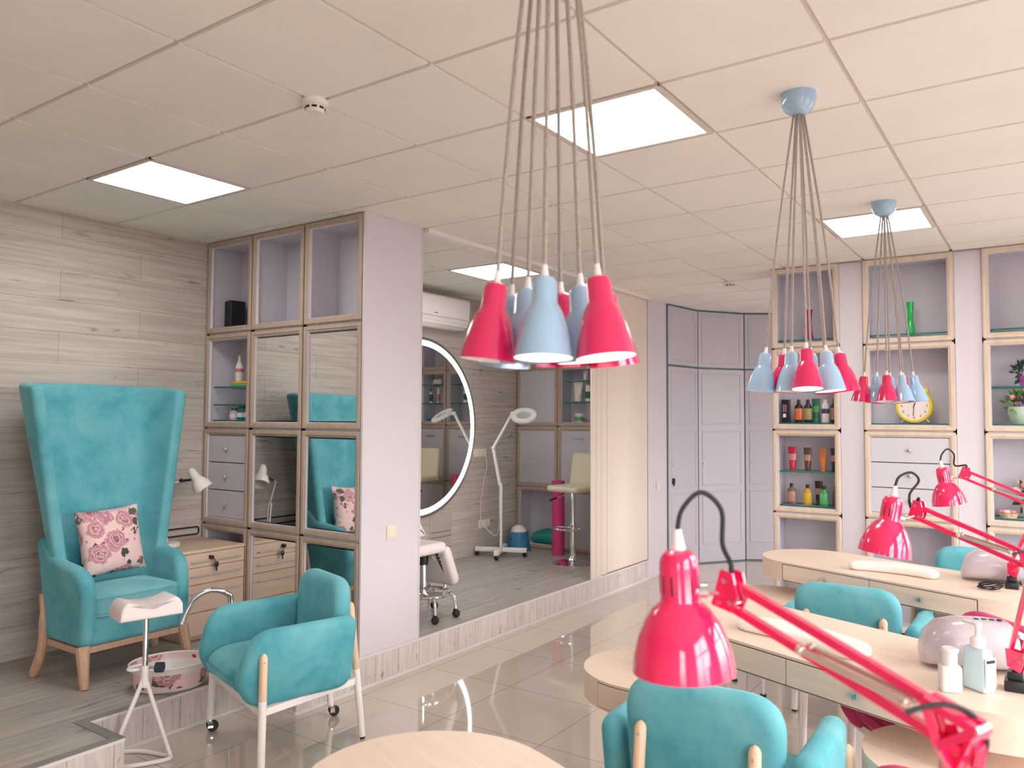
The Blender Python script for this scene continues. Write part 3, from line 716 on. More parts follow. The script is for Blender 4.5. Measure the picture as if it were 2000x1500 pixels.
# ------------------------------------------------------------------ manicure desks
DA = math.radians(-21.7); DD = V((math.cos(DA), math.sin(DA), 0)); DN = V((-math.sin(DA), math.cos(DA), 0))
TOP = .75
def stadium(L_, r, n=16):
    return [(r*math.cos(a), r*math.sin(a)) for a in [PI/2+PI*i/n for i in range(n+1)]]+[(L_+r*math.cos(a), r*math.sin(a)) for a in [-PI/2+PI*i/n for i in range(n+1)]]
def desk(label, left, drums):
    """left = centre of the left rounded end; local x runs along the desk"""
    t = thing('manicure_desk', label, 'desk', (left[0], left[1], 0), -21.7)
    r, Lg = .3125, 1.12
    bm = B(); prism(bm, stadium(Lg, r, 20), TOP-.112, TOP, 0); 
    ed = [e for e in bm.edges if abs(e.verts[0].co.z-TOP) < 1e-5 and abs(e.verts[1].co.z-TOP) < 1e-5]
    bmesh.ops.bevel(bm, geom=ed, offset=.004, segments=2, affect='EDGES'); build('desktop', bm, 'desk_wood', t, ang=.5)
    bm = B(); box(bm, -.003, -r-.0025, TOP-.109, 1.123, -r+.004, TOP-.010); build('drawer_gap', bm, 'desk_under', t, False)
    for k in range(2):
        bm = B(); rbox(bm, .56*k+.002, -r-.005, TOP-.105, .56*(k+1)-.002, -r+.006, TOP-.014, .001, 1); d = build('drawer', bm, 'desk_wood', t, False)
        bm = B(); rbox(bm, .56*k+.268, -r-.022, TOP-.072, .56*k+.292, -r-.006, TOP-.050, .003, 2); build('knob', bm, 'chrome', d)
    inv = Mx.Rotation(-DA, 4, 'Z') @ T(-left[0], -left[1], 0)
    for dx, dy, px, py in drums:
        c = inv @ V((dx, dy, 0)); zt = .545; rd = .298
        bm = B(); n = 48; prism(bm, [(rd*math.cos(2*PI*i/n), rd*math.sin(2*PI*i/n)) for i in range(n)], zt-.115, zt, 0, T(c.x, c.y, 0))
        ed = [e for e in bm.edges if abs(e.verts[0].co.z-zt) < 1e-5 and abs(e.verts[1].co.z-zt) < 1e-5]
        bmesh.ops.bevel(bm, geom=ed, offset=.004, segments=2, affect='EDGES'); dt = build('lower_shelf', bm, 'desk_wood', t, ang=.5, label='round lower tier of the desk')
        for nm_, m_, ra, dz_, a0, a1 in (('drawer_gap', 'desk_under', .0012, 0, -93, 0), ('drawer', 'desk_wood', .0032, .003, -92.2, -.8)):
            bm = B(); N_ = 24; rw = []
            for i in range(N_+1):
                a = math.radians(a0+(a1-a0)*i/N_); cs_, sn_ = math.cos(a), math.sin(a)
                rw.append([bm.verts.new((c.x+r__*cs_, c.y+r__*sn_, z_)) for r__, z_ in ((rd-.004, zt-.107+dz_), (rd+ra, zt-.107+dz_), (rd+ra, zt-.010-dz_), (rd-.004, zt-.010-dz_))])
            for p_, q_ in zip(rw, rw[1:]):
                for k in range(4): bm.faces.new((p_[k], p_[(k+1) % 4], q_[(k+1) % 4], q_[k]))
            bm.faces.new(rw[0]); bm.faces.new(rw[-1][::-1]); build(nm_, bm, m_, dt, ang=.5)
        q = inv @ V((px, py, 0))
        bm = B(); lathe(bm, [(0, zt), (.028, zt), (.028, zt+.008), (.014, zt+.012), (.014, TOP-.112), (0, TOP-.112)], 16, T(q.x, q.y, 0)); build('post', bm, 'white_paint', t)
        for a in (30, 120, 210, 300):
            x, y = c.x+.2*math.cos(math.radians(a)), c.y+.2*math.sin(math.radians(a))
            bm = B(); tube(bm, [(x, y, .01), (x, y, zt-.115)], .008, 8); lathe(bm, [(0, 0), (.018, 0), (.018, .012), (0, .012)], 12, T(x, y, 0), 1); build('leg', bm, ['white_paint', 'black_rubber'], t)
    return t
D2, D3, D1 = (2.97, 1.965), (2.944, 3.676), (2.978, -.043)
desk('light wood manicure desk with rounded ends nearest the camera, cut by the bottom edge', D1, [(2.78, -.36, 2.93, -.14), (3.95, -.62, 4.02, -.50)])
desk('light wood manicure desk in the middle, pump bottles on its right end', D2, [(2.765, 1.665, 2.93, 1.83), (3.945, 1.385, 4.01, 1.57)])
desk('light wood manicure desk farthest back, in front of the wall cabinets', D3, [(2.74, 3.37, 2.90, 3.53), (3.92, 3.34, 3.99, 3.27)])

# ------------------------------------------------------------------ pink architect lamps
CAMR = V((.8227, .5685, .0))
def desk_lamp(label, base, elbow, joint, neck, bott, side, cable, clampdir=0):
    """base: clamp point on the desk; neck/bott: axis of the head from cap top to rim centre"""
    base, E, J, Nk, Bt = V(base), V(elbow), V(joint), V(neck), V(bott)
    t = thing('desk_lamp', label, 'desk lamp', base)
    inv = -base
    S = V(side); S.normalize()                        # sideways direction of the plates
    lo = base+V((0, 0, .095))
    def q(p): return V(p)+inv
    bm = B(); rbox(bm, -.03, -.035, 0, .03, .035, .034, .004, 2); rbox(bm, -.022, -.022, .034, .022, .022, .06, .004, 2); tube(bm, [(0, 0, .05), (0, 0, .075)], .01, 10); build('clamp', bm, 'black_plastic', t)
    def plate(name, pts, par, w=.004, gap=.012):
        bm = B()
        for s in (-1, 1):
            ps = [q(p)+S*(s*gap) for p in pts]; a = [bm.verts.new(p-S*w*.5) for p in ps]; c = [bm.verts.new(p+S*w*.5) for p in ps]; n = len(ps)
            bm.faces.new(a[::-1]); bm.faces.new(c)
            for i in range(n): bm.faces.new((a[i], a[(i+1) % n], c[(i+1) % n], c[i]))
        return build(name, bm, 'hot_pink', par, False)
    def bolts(par, pts, r=.006):
        for p in pts:
            bm = B(); a = q(p); tube(bm, [a-S*.0165, a+S*.0165], r, 10); build('bolt', bm, 'chrome', par)
    ld = (E-lo).normalized(); lp = S.cross(ld).normalized()
    if lp.dot(J-E) < 0: lp = -lp
    br = plate('bracket', [lo-V((0, 0, .03))+lp*.02, lo-V((0, 0, .03))-lp*.02, lo-lp*.03+ld*.015, lo+ld*.05-lp*.02, lo+ld*.03+lp*.03], t)
    bolts(br, [lo+lp*.018+ld*.012, lo-lp*.018+ld*.012])
    for s in (-1, 1):
        bm = B(); bar(bm, q(lo+lp*.018*s+ld*.012), q(E+lp*.018*s), .012); build('lower_arm', bm, 'hot_pink', t)
    ud = (J-E).normalized(); upv = S.cross(ud).normalized()
    if upv.z < 0: upv = -upv
    bm = B(); A_, B_, C_, D_ = E+ud*.055+upv*.021, E-ud*.012+upv*.021, E-ld*.062, E+ud*.022-upv*.024
    for s in (-1, 1):
        for a_, c_ in ((A_, B_), (B_, C_), (C_, D_), (D_, A_), (D_, B_)): bar(bm, q(a_)+S*.012*s, q(c_)+S*.012*s, .011)
    ep = build('elbow_plate', bm, 'hot_pink', t, False)
    bolts(ep, [B_, D_, E-ld*.055], .005)
    for s in (-1, 1):
        bm = B(); bar(bm, q(E+upv*.019*s), q(J+upv*.019*s), .0125); build('upper_arm', bm, 'hot_pink', t)
    for s in (-1, 1):
        a, c = E+ud*.075+upv*.004+S*s*.013, E+(J-E)*.60-upv*.013+S*s*.013
        bm = B(); tube(bm, [q(a), q(c)], .0052, 10); ball(bm, q(a), .0075); ball(bm, q(c), .0075); build('spring', bm, 'steel_spring', t)
        a, c = lo+ld*.045-lp*.03+S*s*.013, lo+(E-lo)*.55-lp*.022+S*s*.013
        bm = B(); tube(bm, [q(a), q(c)], .0052, 10); ball(bm, q(a), .0075); ball(bm, q(c), .0075); build('spring', bm, 'steel_spring', t)
    jd = -ud
    jp = plate('head_plate', [J+upv*.035+ud*.012, J-upv*.028+ud*.012, J-upv*.022+jd*.028, J+upv*.005+jd*.032, J+upv*.038+jd*.012], t)
    bolts(jp, [J+upv*.02, J-upv*.018, J+jd*.022-upv*.008], .005)
    ax = (Bt-Nk).normalized(); Ln = (Bt-Nk).length; k = Ln/.20
    rot = V((0, 0, -1)).rotation_difference(ax).to_matrix().to_4x4(); M_ = Mx.Translation(q(Nk)) @ rot
    prof = [(0, 0), (.016, 0), (.026, -.005), (.0315, -.016), (.033, -.03), (.033, -.082), (.0345, -.086), (.048, -.098), (.062, -.118), (.073, -.142), (.081, -.17), (.085, -.20)]
    inn = [(.0835, -.20), (.079, -.17), (.071, -.143), (.06, -.12), (.046, -.1), (.02, -.088), (0, -.086)]
    bm = B(); lathe(bm, [(a*k, c*k) for a, c in prof+inn], 40, M_, mis=[0]*len(prof)+[1]*(len(inn)-1)); sh = build('shade', bm, ['hot_pink', 'shade_white'], t)
    for a in (0, 30, 60, 120, 150, 180, 240, 270, 300):
        bm = B(); rbox(bm, -.0022*k, .0315*k, -.072*k, .0022*k, .0335*k, -.04*k, .001, 1, M=M_ @ R(a, 'Z')); build('vent_slot', bm, 'black_plastic', sh)
    bm = B(); lathe(bm, [(0, .034), (.007, .034), (.009, .02), (.0125, .003), (.013, -.001), (0, -.001)], 14, M_); build('cord_grip', bm, 'white_plastic', sh)
    hub = Nk+ax*(.068*k); to = (J-hub); to -= ax*to.dot(ax); to.normalize()
    bm = B(); tube(bm, [q(hub+to*.03*k), q(hub+to*.045*k)], .011, 12); tube(bm, [q(hub+to*.045*k), q(J+jd*.02)], .0045, 8); build('pivot', bm, 'chrome', sh)
    bm = B(); ball(bm, (0, 0, -.13*k), .028*k, s=(1, 1, 1.2)); bmesh.ops.transform(bm, matrix=M_, verts=bm.verts[:]); build('bulb', bm, 'bulb_off', sh)
    bm = B(); c0 = Nk-ax*.03
    pts = [c0]+[c0+V(c) for c in cable]+[J+upv*.045+ud*.004, J+upv*.022]
    tube(bm, [q(p) for p in spath(pts, 8)], .0042, 8)
    build('cable', bm, 'black_rubber', t)
    bm = B(); tube(bm, [q(p) for p in spath([E+CAMR*a_+V((0, 0, b_)) for a_, b_ in ((-.075, .030), (-.058, .036), (-.025, .041), (.008, .028), (.025, .0), (.018, -.028), (.005, -.045))], 8)], .0036, 8)
    build('cable', bm, 'black_rubber', t)
    return t
ZU = V((0, 0, 1))
def cable(s=1.0, amp=(0, 0)):
    r = CAMR
    return [tuple(r*.008*s+ZU*.035*s), tuple(r*.038*s+ZU*.062*s), tuple(r*.07*s+ZU*.035*s), tuple(r*.072*s-ZU*.02*s)]
def cable2(s):
    r = CAMR
    return [tuple(r*.012*s+ZU*.028*s), tuple(r*.045*s+ZU*.04*s), tuple(r*.066*s+ZU*.018*s), tuple(r*.04*s-ZU*.02*s), tuple(r*.045*s-ZU*.06*s)]
E1 = V((4.093, -.33, 1.205)); J1 = V((3.746, -.213, 1.322))
desk_lamp('hot pink architect lamp largest in the foreground, reaching in from the bottom right', (4.02, -.12, TOP), E1, J1, (3.672, -.236, 1.385), (3.68, -.233, 1.187), (.35, .937, 0), cable(1.05))
off2 = V((.055, 1.62, -.02))
desk_lamp('hot pink architect lamp clamped to the middle desk, tilted to the left', (4.075, 1.52, TOP), E1+off2, J1+off2+V((.012, .0, .005)), (3.752, 1.38, 1.355), (3.724, 1.36, 1.165), (.35, .937, 0), cable2(1.2))
desk_lamp('hot pink architect lamp smallest and farthest, clamped to the far desk', (4.0, 3.325, TOP), (4.15, 3.02, 1.20), (3.815, 3.05, 1.342), (3.722, 3.03, 1.372), (3.752, 3.045, 1.188), (.2, .98, 0), cable(1.0))

# ------------------------------------------------------------------ things on the desks
def hand_pad(label, loc, rz, L_=.5, w=.062, bendk=.35, h=.034):
    bm = B(); n = 20; o0 = []
    for i in range(n+1):
        a = PI/2+PI*i/n; o0.append((-L_/2+w+w*math.cos(a), w*math.sin(a)))
    for i in range(1, 8): o0.append((-L_/2+w+(L_-2*w)*i/8, -w))
    for i in range(n+1):
        a = -PI/2+PI*i/n; o0.append((L_/2-w+w*math.cos(a), w*math.sin(a)))
    for i in range(1, 8): o0.append((L_/2-w-(L_-2*w)*i/8, w))
    pad(bm, o0, h, h*.48, T(0, 0, h/2), k=5, bend=lambda p: (p.x, p.y+bendk*(p.x**2-.03), p.z+(.008*(1-abs(p.x)/(L_/2)) if p.z > 0 else 0)))
    o = tag(build('hand_rest', bm, 'pad_leather', None, ang=1.3), label, 'hand rest'); return place(o, loc, rz)
hand_pad('long white hand rest cushion on the middle desk behind the lamp arm', (3.375, 1.70, TOP), -21, .56, .085, -.45, .035)
hand_pad('long white hand rest cushion on the farthest desk', (3.435, 3.40, TOP), -6, .47, .058, -.85, .045)
def uv_lamp(label, loc, rz):
    t = thing('nail_lamp', label, 'nail lamp', loc, rz)
    bm = B(); n = 28; secs = []
    prof = [(-.155, .01, .02), (-.15, .052, .058), (-.135, .08, .092), (-.105, .098, .118), (-.05, .108, .130), (.02, .108, .130), (.07, .104, .126)]
    rings = []
    for x, hw, hh in prof:
        rings.append([bm.verts.new((x, hw*(abs(math.cos(a))**.8)*(1 if math.cos(a) >= 0 else -1), .008+ (hh/2)+(hh/2)*(abs(math.sin(a))**.75)*(1 if math.sin(a) >= 0 else -1))) for a in [2*PI*i/n for i in range(n)]])
    for a, c in zip(rings, rings[1:]):
        for i in range(n): bm.faces.new((a[i], a[(i+1) % n], c[(i+1) % n], c[i]))
    bm.faces.new(rings[0][::-1])
    bm.faces.new(rings[-1]); build('housing', bm, 'lilac_plastic', t, ang=1.0); t.scale = (1.22, 1.12, 1.22)
    bm = B()                      # hood lip over the opening
    o1 = [(.07, -.1), (.13, -.075), (.165, -.03), (.165, .03), (.13, .075), (.07, .1)]
    lip = [bm.verts.new((x, y, .128-.55*(x-.07)-.9*y*y)) for x, y in o1]; lo_ = [bm.verts.new((x, y, .12-.55*(x-.07)-.9*y*y)) for x, y in o1]
    bm.faces.new(lip); bm.faces.new(lo_[::-1])
    for i in range(6): bm.faces.new((lip[i], lip[(i+1) % 6], lo_[(i+1) % 6], lo_[i]))
    build('hood', bm, 'white_plastic', t, False)
    bm = B(); rbox(bm, .068, -.085, .0, .12, .085, .008, .002, 1); build('tray', bm, 'grey_metal', t, False)
    bm = B()
    for k, x in enumerate((-.01, .01, .03, .05)): rbox(bm, x-.006, -.012, .1355, x+.006, .002, .1395, .001, 1)
    build('button', bm, 'black_plastic', t)
    return t
u2 = uv_lamp('lilac nail curing lamp on the middle desk behind the pump bottles', (3.965, 1.715, TOP), 22)
dup(u2, 'lilac nail curing lamp on the farthest desk', (3.945, 3.495, TOP), 8)
def bottle_small():
    t = thing('remover_bottle', 'small frosted remover bottle with a push cap on the middle desk', 'bottle', (3.905, 1.385, TOP), 20)
    bm = B(); pad(bm, rpoly([(-.031, -.024), (.031, -.024), (.031, .024), (-.031, .024)], .012, 4), .082, .006, T(0, 0, .041)); build('body', bm, 'clear_white', t, ang=1.0)
    bm = B(); pad(bm, rpoly([(-.0285, -.0215), (.0285, -.0215), (.0285, .0215), (-.0285, .0215)], .01, 4), .045, .004, T(0, 0, .0255)); build('liquid', bm, 'label_white', t, ang=1.0)
    bm = B(); lathe(bm, [(0, .082), (.021, .082), (.022, .098), (.022, .12), (.026, .126), (.026, .132), (.022, .136), (0, .134)], 24); build('pump_cap', bm, 'white_plastic', t)
bottle_small()
t = thing('pump_bottle', 'pale blue sanitizer bottle with white pump on the middle desk', 'bottle', (3.978, 1.452, TOP), -36)
bm = B(); o0 = rpoly([(-.043, -.026), (.043, -.026), (.043, .026), (-.043, .026)], .012, 4); pad(bm, o0, .135, .012, T(0, 0, .0675), bend=lambda p: (p.x*(1 if p.z < .03 else .86), p.y*(1 if p.z < .03 else .86), p.z)); build('body', bm, 'liquid_blue', t, ang=1.0)
bm = B(); box(bm, .0435, -.022, .02, .0445, .022, .11); lb = build('label', bm, 'label_white', t, False)
bm = B(); box(bm, .0445, -.018, .094, .0449, .018, .104); build('printed_bar', bm, 'b_black', lb, False)
bm = B(); lathe(bm, [(0, .135), (.022, .135), (.022, .16), (.015, .166), (.009, .17), (.008, .20), (.013, .202), (.013, .212), (0, .212)], 20); rbox(bm, -.055, -.006, .2, .01, .006, .211, .003, 2); build('pump', bm, 'white_plastic', t)
bm = B(); random.seed(3)
for k in range(5):
    pts = []
    for i in range(14):
        a = 2*PI*i/14; pts.append((.05*math.cos(a)*(1+.1*k % .3), .022*math.sin(a)+.004*k, .022+.016*math.sin(a+.7*k)+.004*random.random()))
    tube(bm, spath(pts, 3, True), .0032, 6, closed=True)
o = tag(build('coiled_cable', bm, 'black_rubber'), 'coiled black cable on the farthest desk by the nail lamp', 'cable'); place(o, (3.91, 3.20, TOP), -12)
def foliage(bm, c, r, n, size, mi=0, up=.4, seed=1):
    rd = random.Random(seed)
    for _ in range(n):
        d = V((rd.gauss(0, 1), rd.gauss(0, 1), rd.gauss(0, 1)+up)); d.normalize(); p = V(c)+d*r*rd.uniform(.35, 1)
        s = d.cross(V((rd.random(), rd.random(), .3))); s.normalize(); l = size*rd.uniform(.7, 1.3); w = s*l*.28; u = (d+V((0, 0, .2))).normalized(); nn = u.cross(s)*l*.08
        vs = [bm.verts.new(p), bm.verts.new(p+u*l*.4+w+nn), bm.verts.new(p+u*l), bm.verts.new(p+u*l*.4-w+nn)]
        bm.faces.new(vs).material_index = mi
t = thing('potted_plant', 'small green potted plant at the right edge of the farthest desk', 'plant', (4.235, 3.445, TOP))
bm = B(); lathe(bm, [(0, 0), (.03, 0), (.04, .06), (.036, .06), (.034, .05), (0, .05)], 18); build('pot', bm, 'white_plastic', t)
bm = B(); foliage(bm, (0, 0, .09), .05, 70, .04, seed=4); build('leaves', bm, 'leaf_light', t, False)

# ------------------------------------------------------------------ platform furniture
t = thing('drawer_chest', 'pale wooden drawer chest with a key in its lock by the armchair', 'drawer chest', (0, 0, PZ))
fx = -.285; x0, y0, y1 = -.78, 1.40, 1.862; zt = .573
bm = B(); box(bm, x0, y0+.004, .03, fx-.018, y1-.004, zt-.018); box(bm, x0+.03, y0+.03, 0, fx-.05, y1-.03, .03); build('body', bm, 'chest_wood', t, False)
bm = B(); rbox(bm, x0, y0, zt-.018, fx, y1, zt, .002, 1); build('top', bm, 'chest_wood', t, False)
zz = [zt-.022, .462, .355, .18, .034]
for k in range(4):
    bm = B(); rbox(bm, fx-.018, y0+.004, zz[k+1]+.003, fx-.001, y1-.004, zz[k]-.002, .002, 1); d = build('drawer', bm, 'chest_wood', t, False)
    if k < 3:
        zh = zz[k]-.052; bm = B(); tube(bm, [(fx+.02, y0+.06, zh), (fx+.02, y1-.05, zh)], .005, 8)
        for yy in (y0+.09, y1-.08): tube(bm, [(fx-.002, yy, zh), (fx+.02, yy, zh)], .004, 8)
        build('handle', bm, 'grey_metal', d)
    if k == 0:
        bm = B(); lathe(bm, [(0, 0), (.012, 0), (.012, .008), (0, .01)], 14, T(fx, 1.60, zz[0]-.03) @ R(90, 'Y')); rbox(bm, fx+.006, 1.59, zz[0]-.043, fx+.03, 1.61, zz[0]-.02, .003, 2); rbox(bm, fx+.028, 1.612, zz[0]-.095, fx+.036, 1.64, zz[0]-.062, .004, 2); box(bm, fx+.03, 1.621, zz[0]-.12, fx+.034, 1.631, zz[0]-.09); tube(bm, [(fx+.028, 1.605, zz[0]-.03), (fx+.033, 1.625, zz[0]-.065)], .002, 6); build('key', bm, 'black_plastic', d)
# white desk lamp on the chest
t = thing('desk_lamp', 'white desk lamp on the wooden drawer chest beside the armchair', 'desk lamp', (-.60, 1.49, PZ+zt))
bm = B(); lathe(bm, [(0, 0), (.085, 0), (.085, .012), (.08, .024), (.06, .03), (0, .032)], 32); build('base', bm, 'ivory', t)
bm = B(); tube(bm, [(0, 0, .03), (-.02, -.03, .21)], .006, 8); tube(bm, [(.018, -.005, .03), (0, -.035, .21)], .006, 8); build('lower_arm', bm, 'ivory', t)
bm = B(); tube(bm, [(-.015, -.03, .20), (-.06, -.12, .36)], .006, 8); tube(bm, [(-.06, -.12, .36), (.04, .06, .42)], .006, 8); build('upper_arm', bm, 'ivory', t)
bm = B(); tube(bm, [(.008, .0, .4), (-.03, -.07, .375)], .009, 8); tube(bm, [(.01, -.02, .06), (.0, -.03, .15)], .009, 8); build('spring_cover', bm, 'black_plastic', t)
NK, BT = V((.075, .105, .50)), V((.125, .165, .385)); ax = (BT-NK).normalized(); M_ = Mx.Translation(NK) @ V((0, 0, -1)).rotation_difference(ax).to_matrix().to_4x4()
prof = [(0, 0), (.015, -.002), (.025, -.012), (.029, -.03), (.031, -.075), (.045, -.095), (.058, -.12), (.066, -.16)]
bm = B(); lathe(bm, prof+[(a-.002, c-.0) for a, c in prof[::-1][:-1]]+[(0, -.004)], 28, M_); sh = build('shade', bm, 'ivory', t)
bm = B(); tube(bm, [(.04, .06, .42), tuple(NK+ax*.08)], .009, 8); ball(bm, (.045, .065, .425), .014); build('pivot', bm, 'black_plastic', sh)
bm = B(); tube(bm, spath([(.05, .06, .43), (.03, .03, .46), (.0, .04, .49), (-.005, .01, .44), (.02, .02, .41)], 6), .002, 6); build('spring', bm, 'ivory', sh)
bm = B(); tube(bm, [(XL+.007, 1.02, .835), (XL+.007, 1.84, .835), (XL+.007, 1.852, .825), (XL+.007, 1.852, .795), (XL+.007, 1.84, .785), (XL+.007, 1.02, .785)], .006, 6)
tag(build('wall_cable', bm, 'black_rubber'), 'black cable doubled back along the wood wall above the drawer chest', 'cable')
# footrest stand
t = thing('footrest_stand', 'white pedicure footrest on a tripod in front of the armchair', 'footrest', (.63, .635, 0))
bm = B(); bw = .165
o0 = [(-.14, -.036), (.14, -.036)]
for i in range(21):
    u = 1-2*i/20; o0.append((.14*u, .018+.045*(abs(u)**1.2)-.05*max(0, (abs(u)-.72)/.28)**2))
pad(bm, rpoly(o0, 0), .175, .012, T(0, 0, .70) @ R(78, 'Z') @ R(90, 'X') , k=3); build('cushion', bm, 'white_leather', t, ang=.9)
bm = B(); tube(bm, [(0, 0, .36), (0, 0, .665)], .0125, 14); build('post', bm, 'chrome', t)
bm = B(); tube(bm, [(0, 0, .33), (0, 0, .43)], .019, 14); hoop = [(-.03*math.cos(a)-.055, .0+.05*math.sin(a), .41) for a in [PI*2*i/16 for i in range(16)]]; tube(bm, hoop, .0075, 8, closed=True); build('collar', bm, 'white_paint', t)
bm = B(); tube(bm, [(.015, .012, .42), (.04, .03, .42)], .007, 8, mi=1); tube(bm, [(.04, .03, .42), (.068, .052, .42)], .024, 16); build('knob', bm, ['navy_rubber', 'chrome'], t)
feet = [(-.145, -.06, .012), (-.02, -.165, .012), (.115, .07, .012)]
for f in feet:
    bm = B(); tube(bm, spath([(f[0]*.08, f[1]*.08, .38), (f[0]*.14, f[1]*.14, .33), f], 5), .0095, 10); build('leg', bm, 'white_paint', t)
bm = B(); tube(bm, spath([(-.145, -.06, .0105), (-.06, .02, .0105), (.06, .06, .0105), (.115, .07, .0105), (.125, .03, .0105), (.06, -.09, .0105), (-.02, -.165, .0105)], 8), .0095, 10); build('floor_ring', bm, 'white_paint', t)
# floral basin
t = thing('foot_basin', 'oval white basin with rose print outside, on the platform edge', 'basin', (.33, .955, PZ+.003), 62)
def oval(bm, prof, sx, sy, n=48, mis=None):
    lathe(bm, prof, n, Mx.Diagonal((sx, sy, 1, 1)), mis=mis)
bm = B(); oval(bm, [(0, 0), (.80, 0), (.83, .004), (.86, .02), (.95, .125), (.97, .128), (.965, .118), (.955, .126), (.86, .03), (.8, .012), (0, .01)], .205, .165, mis=[1, 1, 1, 0, 2, 2, 2, 2, 2, 2]); build('bowl', bm, ['floral_tin', 'white_enamel', 'white_enamel'], t)
bm = B(); tube(bm, [(.972*.205*math.cos(a), .972*.165*math.sin(a), .127) for a in [2*PI*i/48 for i in range(48)]], .006, 8, closed=True); build('rim', bm, 'white_enamel', t)
# chrome hand shower
t = thing('chrome_spout', 'bent chrome spout rising behind the teal armchair by the drawer chest', 'spout', (.255, 1.37, PZ))
bm = B(); tube(bm, spath([(0, 0, .02), (0, 0, .34), (-.01, -.02, .40), (-.05, -.09, .425), (-.085, -.16, .40), (-.10, -.20, .34), (-.115, -.235, .255)], 8), .0155, 14); build('spout_tube', bm, 'chrome', t)
bm = B(); lathe(bm, [(0, 0), (.05, 0), (.05, .012), (.018, .02), (0, .02)], 24); build('base_plate', bm, 'chrome', t)

# things inside the partition cubes
t = thing('loudspeaker', 'black loudspeaker in the top left cube of the partition', 'speaker', (-.69, 2.04, 2.2155), -8)
bm = B(); rbox(bm, -.042, -.06, 0, .042, .06, .235, .008, 3); build('cabinet', bm, 'black_plastic', t)
bm = B(); rbox(bm, -.037, -.063, .012, .037, -.06, .225, .001, 1); build('grille', bm, 'black_rubber', t)
bm = B(); ball(bm, (-.006, -.0635, .035), .004); build('indicator', bm, 'ivory', t)
def lathe_item(name, label, cat, loc, parts, rz=0, group=None):
    t = thing(name, label, cat, loc, rz, group)
    for pn, prof, m_, sc_ in parts:
        bm = B(); lathe(bm, prof, 20, Mx.Diagonal((sc_[0], sc_[1], 1, 1))); build(pn, bm, m_, t)
    return t
S1 = (1, 1)
lathe_item('spray_bottle', 'slim white spray bottle on the upper glass shelf of the partition', 'bottle', (-.615, 2.03, 1.8255), [('body', [(0, 0), (.027, 0), (.028, .005), (.028, .14), (.018, .17), (.011, .18), (0, .18)], 'ivory', S1), ('cap', [(0, .18), (.011, .18), (.009, .21), (.004, .23), (0, .23)], 'white_plastic', S1), ('print_band', [(.0284, .105), (.0288, .106), (.0288, .13), (.0284, .131)], 'b_pinklabel', S1)])
t = thing('sponge', 'yellow and green sponge lying on the upper glass shelf of the partition', 'sponge', (-.50, 1.99, 1.8255), 5)
bm = B(); rbox(bm, -.085, -.04, 0, .085, .04, .016, .003, 2); build('scouring_layer', bm, 'b_leaf', t)
bm = B(); rbox(bm, -.085, -.04, .016, .085, .04, .035, .005, 2); build('foam', bm, 'b_yellow', t)
def jar(label, x, m_, h=.095):
    lathe_item('cosmetic_jar', label, 'jar', (x, 2.0, 1.5885), [('body', [(0, 0), (.031, 0), (.033, .006), (.033, h*.72), (.022, h*.8), (0, h*.8)], m_, S1), ('lid', [(0, h*.8), (.021, h*.8), (.021, h), (0, h)], 'b_navy', S1), ('paper_label', [(.0334, h*.2), (.0338, h*.22), (.0338, h*.5), (.0334, h*.52)], 'label_white', S1)])
jar('pale glass jar, leftmost on the lowest glass shelf of the partition', -.62, 'clear_white', .085)
jar('dark teal jar between the pale and jade jars in the partition', -.535, 'b_teal', .10)
jar('jade green jar, rightmost on the lowest glass shelf of the partition', -.455, 'b_jade', .098)

# wall fittings
def plate_sw(name, label, loc, rot, w, h, keys, m_='cream_plate', cat='switch', sockets=0):
    t = thing(name, label, cat, loc); t.rotation_euler = rot
    bm = B(); rbox(bm, -w/2, -.008, -h/2, w/2, 0, h/2, .003, 2); build('face_plate', bm, m_, t)
    for k in range(keys):
        kw = (w-.02)/keys
        bm = B(); rbox(bm, -w/2+.01+k*kw+.001, -.012, -h/2+.012, -w/2+.01+(k+1)*kw-.001, -.007, h/2-.012, .002, 2); build('rocker', bm, m_, t)
    for k in range(sockets):
        cx = (k-(sockets-1)/2)*(w/sockets)
        bm = B(); lathe(bm, [(.026, -.0005), (.028, .006), (.021, .006), (.019, -.002), (0, -.003)], 20, T(cx, -.007, 0) @ R(90, 'X')); 
        so = build('socket', bm, m_, t)
        bm = B()
        for s in (-.009, .009): lathe(bm, [(0, 0), (.003, 0), (.003, .001), (0, .001)], 8, T(cx+s, -.005, 0) @ R(90, 'X'))
        build('pin_hole', bm, 'black_plastic', so)
    return t
FX = (0, 0, PI/2)     # faces +x
plate_sw('light_switch', 'cream light switch on the lavender partition side', (.793, 2.13, .90), FX, .085, .085, 1)
plate_sw('light_switch', 'small cream light switch on the pier beyond the sliding panels', (.7905, 6.12, .925), FX, .08, .085, 1)
plate_sw('wall_socket', 'triple cream wall socket with a white plug, beside the round mirror', (XL, 5.15, 1.25), FX, .23, .085, 0, sockets=3, cat='socket')
plate_sw('wall_socket', 'double cream wall socket low on the niche wall', (XL, 5.24, .50), FX, .20, .085, 0, sockets=2, cat='socket')
t = thing('wall_grille', 'slotted vent grille low on the wood wall below the round mirror', 'vent', (XL, 4.52, .385), 90)
bm = B(); rbox(bm, -.17, -.006, -.30, .17, 0, .30, .002, 1); build('grille_plate', bm, 'grille_grey', t, False)
for k in range(6):
    bm = B(); z = -.26+k*.05+(k//2)*.06; rbox(bm, -.15, -.0095, z-.003, .15, -.005, z+.003, .001, 1); build('slot', bm, 'desk_under', t, False)

